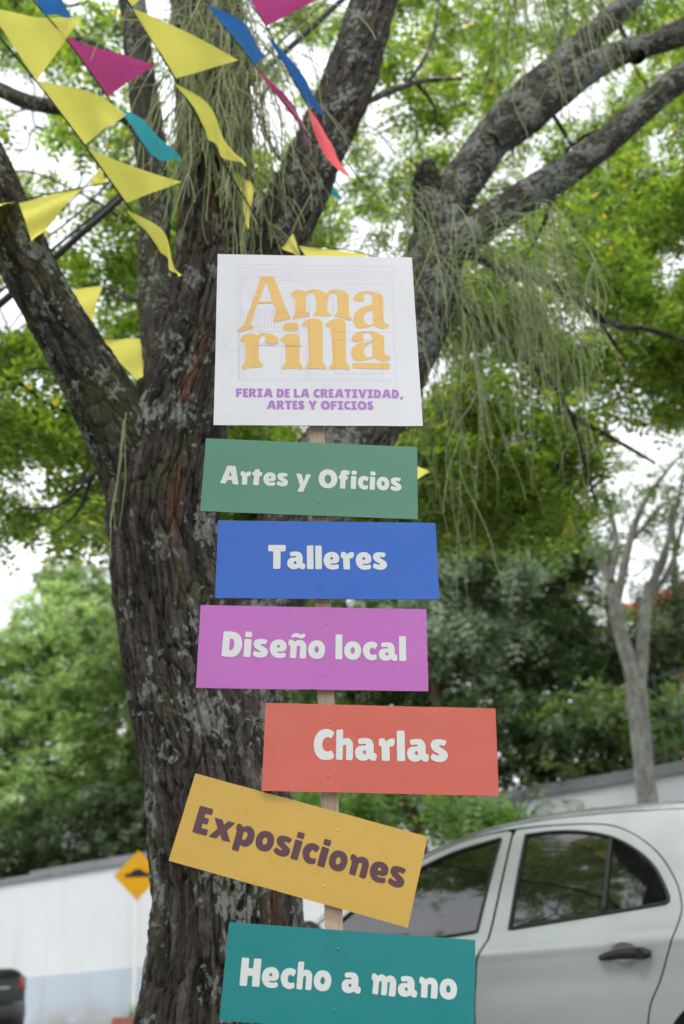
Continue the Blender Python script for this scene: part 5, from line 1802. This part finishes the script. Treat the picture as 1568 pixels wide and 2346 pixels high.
front = x_of > 1.0
skin('front_bumper', front & (z_of < .80) & (x_of > 2.4), 'silver_paint')
skin('bonnet', (x_of <= 2.46) & (x_of >= 1.74), 'silver_paint')
skin('windscreen_surround', (x_of <= 1.76) & (x_of >= .93), 'silver_paint')
skin('windscreen', (x_of <= 1.72) & (x_of >= 1.0), 'tinted_glass', (3, NS - 4), .004)
skin('roof', (x_of <= .96) & (z_of > 1.32), 'silver_paint')
skin('tailgate', (x_of < -.68) & (z_of > .55) , 'silver_paint')
skin('rear_window', (x_of < -.76) & (z_of > 1.0), 'tinted_glass', (4, NS - 5), .004)
skin('rear_bumper', (x_of < -1.0) & (z_of < .58), 'silver_paint')
# roof gutter line over the doors
gq = resample([(1.3, 1.207), (1.1, 1.290), (.9, 1.359), (.7, 1.408), (.49, 1.4375), (.28, 1.447), (0, 1.439), (-.25, 1.423), (-.5, 1.398)], .03, False)
for sg in both:
    y = (side_y(gq[:, 0], gq[:, 1]) - .002) * sg
    MB().tube(CO + gq[:, :1] * CFW + y[:, None] * CLF + gq[:, 1:] * CUP, .003, 5, False).build('roof_seam', MATS['rubber'], silver, True)
# underbody, lamps, mirrors, antenna, wheels
MB().box(CW(.75, 0, .32), CFW * 1.6, CLF * .66, CUP * .1).build('floor_pan', MATS['trim_black'], silver)
MB().box(CW(.75, 0, .60), CFW * .75, CLF * .62, CUP * .2).build('cabin_floor', MATS['trim_black'], silver)
for sg in both:
    yb = float(side_y(np.array([2.38]), np.array([.70]))[0])
    q = []
    lamp = MB()
    vs, fs = [], []
    for j in range(6):
        for i in range(12):
            a = i / 12 * 2 * math.pi
            r_ = math.cos(j / 5 * 1.5)
            vs.append(CW(2.34 + .16 * r_ * math.cos(a), (yb - .035 + .05 * math.sin(j / 5 * 1.5)) * sg, .70 + .09 * r_ * math.sin(a) - .05 * math.cos(a) * r_))
    for j in range(5):
        for i in range(12):
            fs.append((j * 12 + i, j * 12 + (i + 1) % 12, j * 12 + 12 + (i + 1) % 12, j * 12 + 12 + i))
    mesh_obj('headlight', vs, fs, MATS['lamp_clear'], silver, True)
    yb = float(side_y(np.array([-1.0]), np.array([.85]))[0])
    MB().tube([CW(-1.02, (yb - .02) * sg, 1.0), CW(-1.07, (yb - .01) * sg, .85), CW(-1.10, (yb - .02) * sg, .72)], [.05, .07, .05], 10).build('tail_light', MATS['lamp_red'], silver, True)
    yb = float(side_y(np.array([1.5]), np.array([1.0]))[0])
    mr = catmull([(*CW(1.50, (yb + .0) * sg, .99), .02), (*CW(1.49, (yb + .05) * sg, 1.0), .025), (*CW(1.47, (yb + .09) * sg, 1.02), .06), (*CW(1.46, (yb + .16) * sg, 1.025), .075), (*CW(1.46, (yb + .20) * sg, 1.025), .05)], .01)
    MB().tube(mr[:, :3], mr[:, 3], 14).build('mirror', MATS['trim_black'], silver, True)
MB().tube([CW(.72, 0, 1.46), CW(.70, 0, 1.49)], [.016, .01], 8).build('antenna_base', MATS['trim_black'], silver)
MB().tube([CW(.70, 0, 1.485), CW(.42, 0, 1.72)], .0025, 5).build('antenna', MATS['trim_black'], silver)


def wheel(car, cw, fw, lf, upv, r, rim_r, w):
    ty = bpy.data.objects.new('wheel', None)
    link(ty)
    ty.location = tuple(cw)
    put(ty, car)
    prof = [(rim_r, -w / 2), (r * .93, -w / 2), (r, -w / 2 + .03), (r, w / 2 - .03), (r * .93, w / 2), (rim_r, w / 2)]
    n = 32
    vs, fs = [], []
    for i in range(n):
        a = i / n * 2 * math.pi
        for rr_, yy in prof:
            vs.append(cw + fw * rr_ * math.cos(a) + upv * rr_ * math.sin(a) + lf * yy)
    m = len(prof)
    for i in range(n):
        for j in range(m - 1):
            fs.append((i * m + j, ((i + 1) % n) * m + j, ((i + 1) % n) * m + j + 1, i * m + j + 1))
    mesh_obj('tyre', vs, fs, MATS['tyre'], ty, True)
    mb = MB()
    vs = [cw + lf * (w / 2 - .03)] + [cw + fw * rim_r * math.cos(i / n * 6.2832) + upv * rim_r * math.sin(i / n * 6.2832) + lf * (w / 2 - .005) for i in range(n)]
    mb.add(vs, [(0, 1 + i, 1 + (i + 1) % n) for i in range(n)])
    for i in range(5):
        a = i / 5 * 6.2832
        dr = fw * math.cos(a) + upv * math.sin(a)
        tn = -fw * math.sin(a) + upv * math.cos(a)
        mb.box(cw + dr * rim_r * .5 + lf * (w / 2 - .012), dr * rim_r * .46, tn * .028, lf * .012)
    mb.build('rim', MATS['rim'], ty)


for wx in (-.55, 1.90):
    for sg in both:
        wheel(silver, CW(wx, .70 * sg, .295), CFW, CLF * sg, CUP, .295, .19, .175)

# petals fallen on the roof
pet = [(.62, .30), (.36, .42), (.18, .48), (.10, .40), (.03, .45), (-.10, .38), (-.22, .47), (-.30, .30)]
for i, (x, s) in enumerate(pet):
    ii = int(np.argmin(np.abs(x_of - x) + 10 * (z_of < 1.3)))
    jj = int(round((s / .59 + 1) / 2 * (NS - 1)))
    p = G3[ii, min(NS - 3, jj)] + CUP * .006
    a = rng.uniform(0, 6.28)
    u_ = CFW * math.cos(a) + CLF * math.sin(a)
    w_ = np.cross(CUP, u_)
    s1 = .014
    o = mesh_obj('fallen_petal', [p - u_ * s1, p - w_ * s1 * .7 + CUP * .004, p + u_ * s1 + CUP * .008, p + w_ * s1 * .7 + CUP * .004, p + CUP * .001], [(0, 1, 4), (1, 2, 4), (2, 3, 4), (3, 0, 4)], MATS['blossom'], None, True)
    tag(o, 'small orange petal fallen on the roof of the silver car', 'petal', 'petals on the car roof')

# ================================================================== BLACK SEDAN
corner = at(60, 2226, 16.5)
bfw, blf = CFW, CLF
base_pt = corner - CUP * .72 - CFW * .06 + CLF * .80
BO = base_pt + CUP * (ground_z(base_pt[0], base_pt[1]) - base_pt[2])


def BW(x, y, z):
    return BO + bfw * x + blf * y + CUP * z * 1.1


sedan = empty('parked_car', tuple(BO), 'black sedan with a yellow plate seen from behind at the lower left edge', 'car')


def loft(name, st, mat, n=28, ex=5.0, capends=True):
    vs, fs = [], []
    for (x, zb, zt, hw_) in st:
        for i in range(n):
            a = i / n * 2 * math.pi
            ca, sa = math.cos(a), math.sin(a)
            vs.append(BW(x, hw_ * math.copysign(abs(ca) ** (2 / ex), ca), (zb + zt) / 2 + (zt - zb) / 2 * math.copysign(abs(sa) ** (2 / ex), sa)))
    for j in range(len(st) - 1):
        for i in range(n):
            fs.append((j * n + i, j * n + (i + 1) % n, (j + 1) * n + (i + 1) % n, (j + 1) * n + i))
    if capends:
        fs += [tuple(range(n))[::-1], tuple((len(st) - 1) * n + i for i in range(n))]
    return mesh_obj(name, vs, fs, MATS[mat], sedan, True)


loft('body', [(0.0, .40, .88, .70), (.03, .32, .97, .78), (.10, .27, 1.02, .82), (.5, .22, 1.03, .85), (1.2, .2, 1.0, .86), (2.6, .2, .97, .86), (3.2, .2, .95, .85), (3.9, .22, .88, .82), (4.2, .28, .8, .74), (4.28, .35, .7, .65)], 'black_paint')
loft('greenhouse', [(.55, 1.0, 1.03, .66), (.8, .95, 1.16, .65), (1.15, .9, 1.36, .60), (1.5, .9, 1.43, .58), (2.1, .9, 1.44, .58), (2.5, .9, 1.38, .59), (2.9, .9, 1.2, .63), (3.25, .9, 1.0, .68)], 'black_paint', 28, 3.5)
# rear window, lamps, bumper, plate, badge
MB().add([BW(.60, -.55, 1.055), BW(.60, .55, 1.055), BW(1.10, .46, 1.352), BW(1.10, -.46, 1.352)], [(0, 1, 2, 3)]).build('rear_window', MATS['window_glass'], sedan)
for sg in both:
    lp = [(.0, .64, .76), (.0, .64, .88), (.02, .76, .90), (.10, .835, .90), (.22, .862, .87), (.22, .864, .78), (.09, .838, .74), (.01, .765, .74)]
    vs = [BW(x - .012, y * sg, z) for x, y, z in lp] + [BW(x + .05, (y - .05) * sg, z) for x, y, z in lp]
    n = len(lp)
    mesh_obj('tail_light', vs, [tuple(range(n))] + [(i, (i + 1) % n, n + (i + 1) % n, n + i) for i in range(n)], MATS['lamp_red'], sedan)
bp = np.array([(.16, -.865), (.02, -.76), (-.05, -.45), (-.06, 0), (-.05, .45), (.02, .76), (.16, .865)])
vs, fs = [], []
for x, y in bp:
    for dx, z in ((.0, .60), (-.02, .57), (-.03, .45), (-.01, .32), (.06, .24)):
        vs.append(BW(x + dx, y, z))
for i in range(len(bp) - 1):
    for j in range(4):
        fs.append((i * 5 + j, i * 5 + j + 1, i * 5 + 5 + j + 1, i * 5 + 5 + j))
mesh_obj('bumper', vs, fs, MATS['black_paint'], sedan, True)
MB().box(BW(-.1, 0, .52), bfw * .006, blf * .17, CUP * .085).build('number_plate', MATS['plate_yellow'], sedan)
MB().box(BW(-.012, 0, .86), bfw * .01, blf * .07, CUP * .02).build('badge', MATS['chrome'], sedan, bevel=.008)
MB().box(BW(.005, 0, .78), bfw * .012, blf * .45, CUP * .012).build('boot_trim', MATS['chrome'], sedan)
for wx in (.85, 3.45):
    for sg in both:
        wheel(sedan, BW(wx, .76 * sg, .31), bfw, blf * sg, CUP, .31, .2, .19)
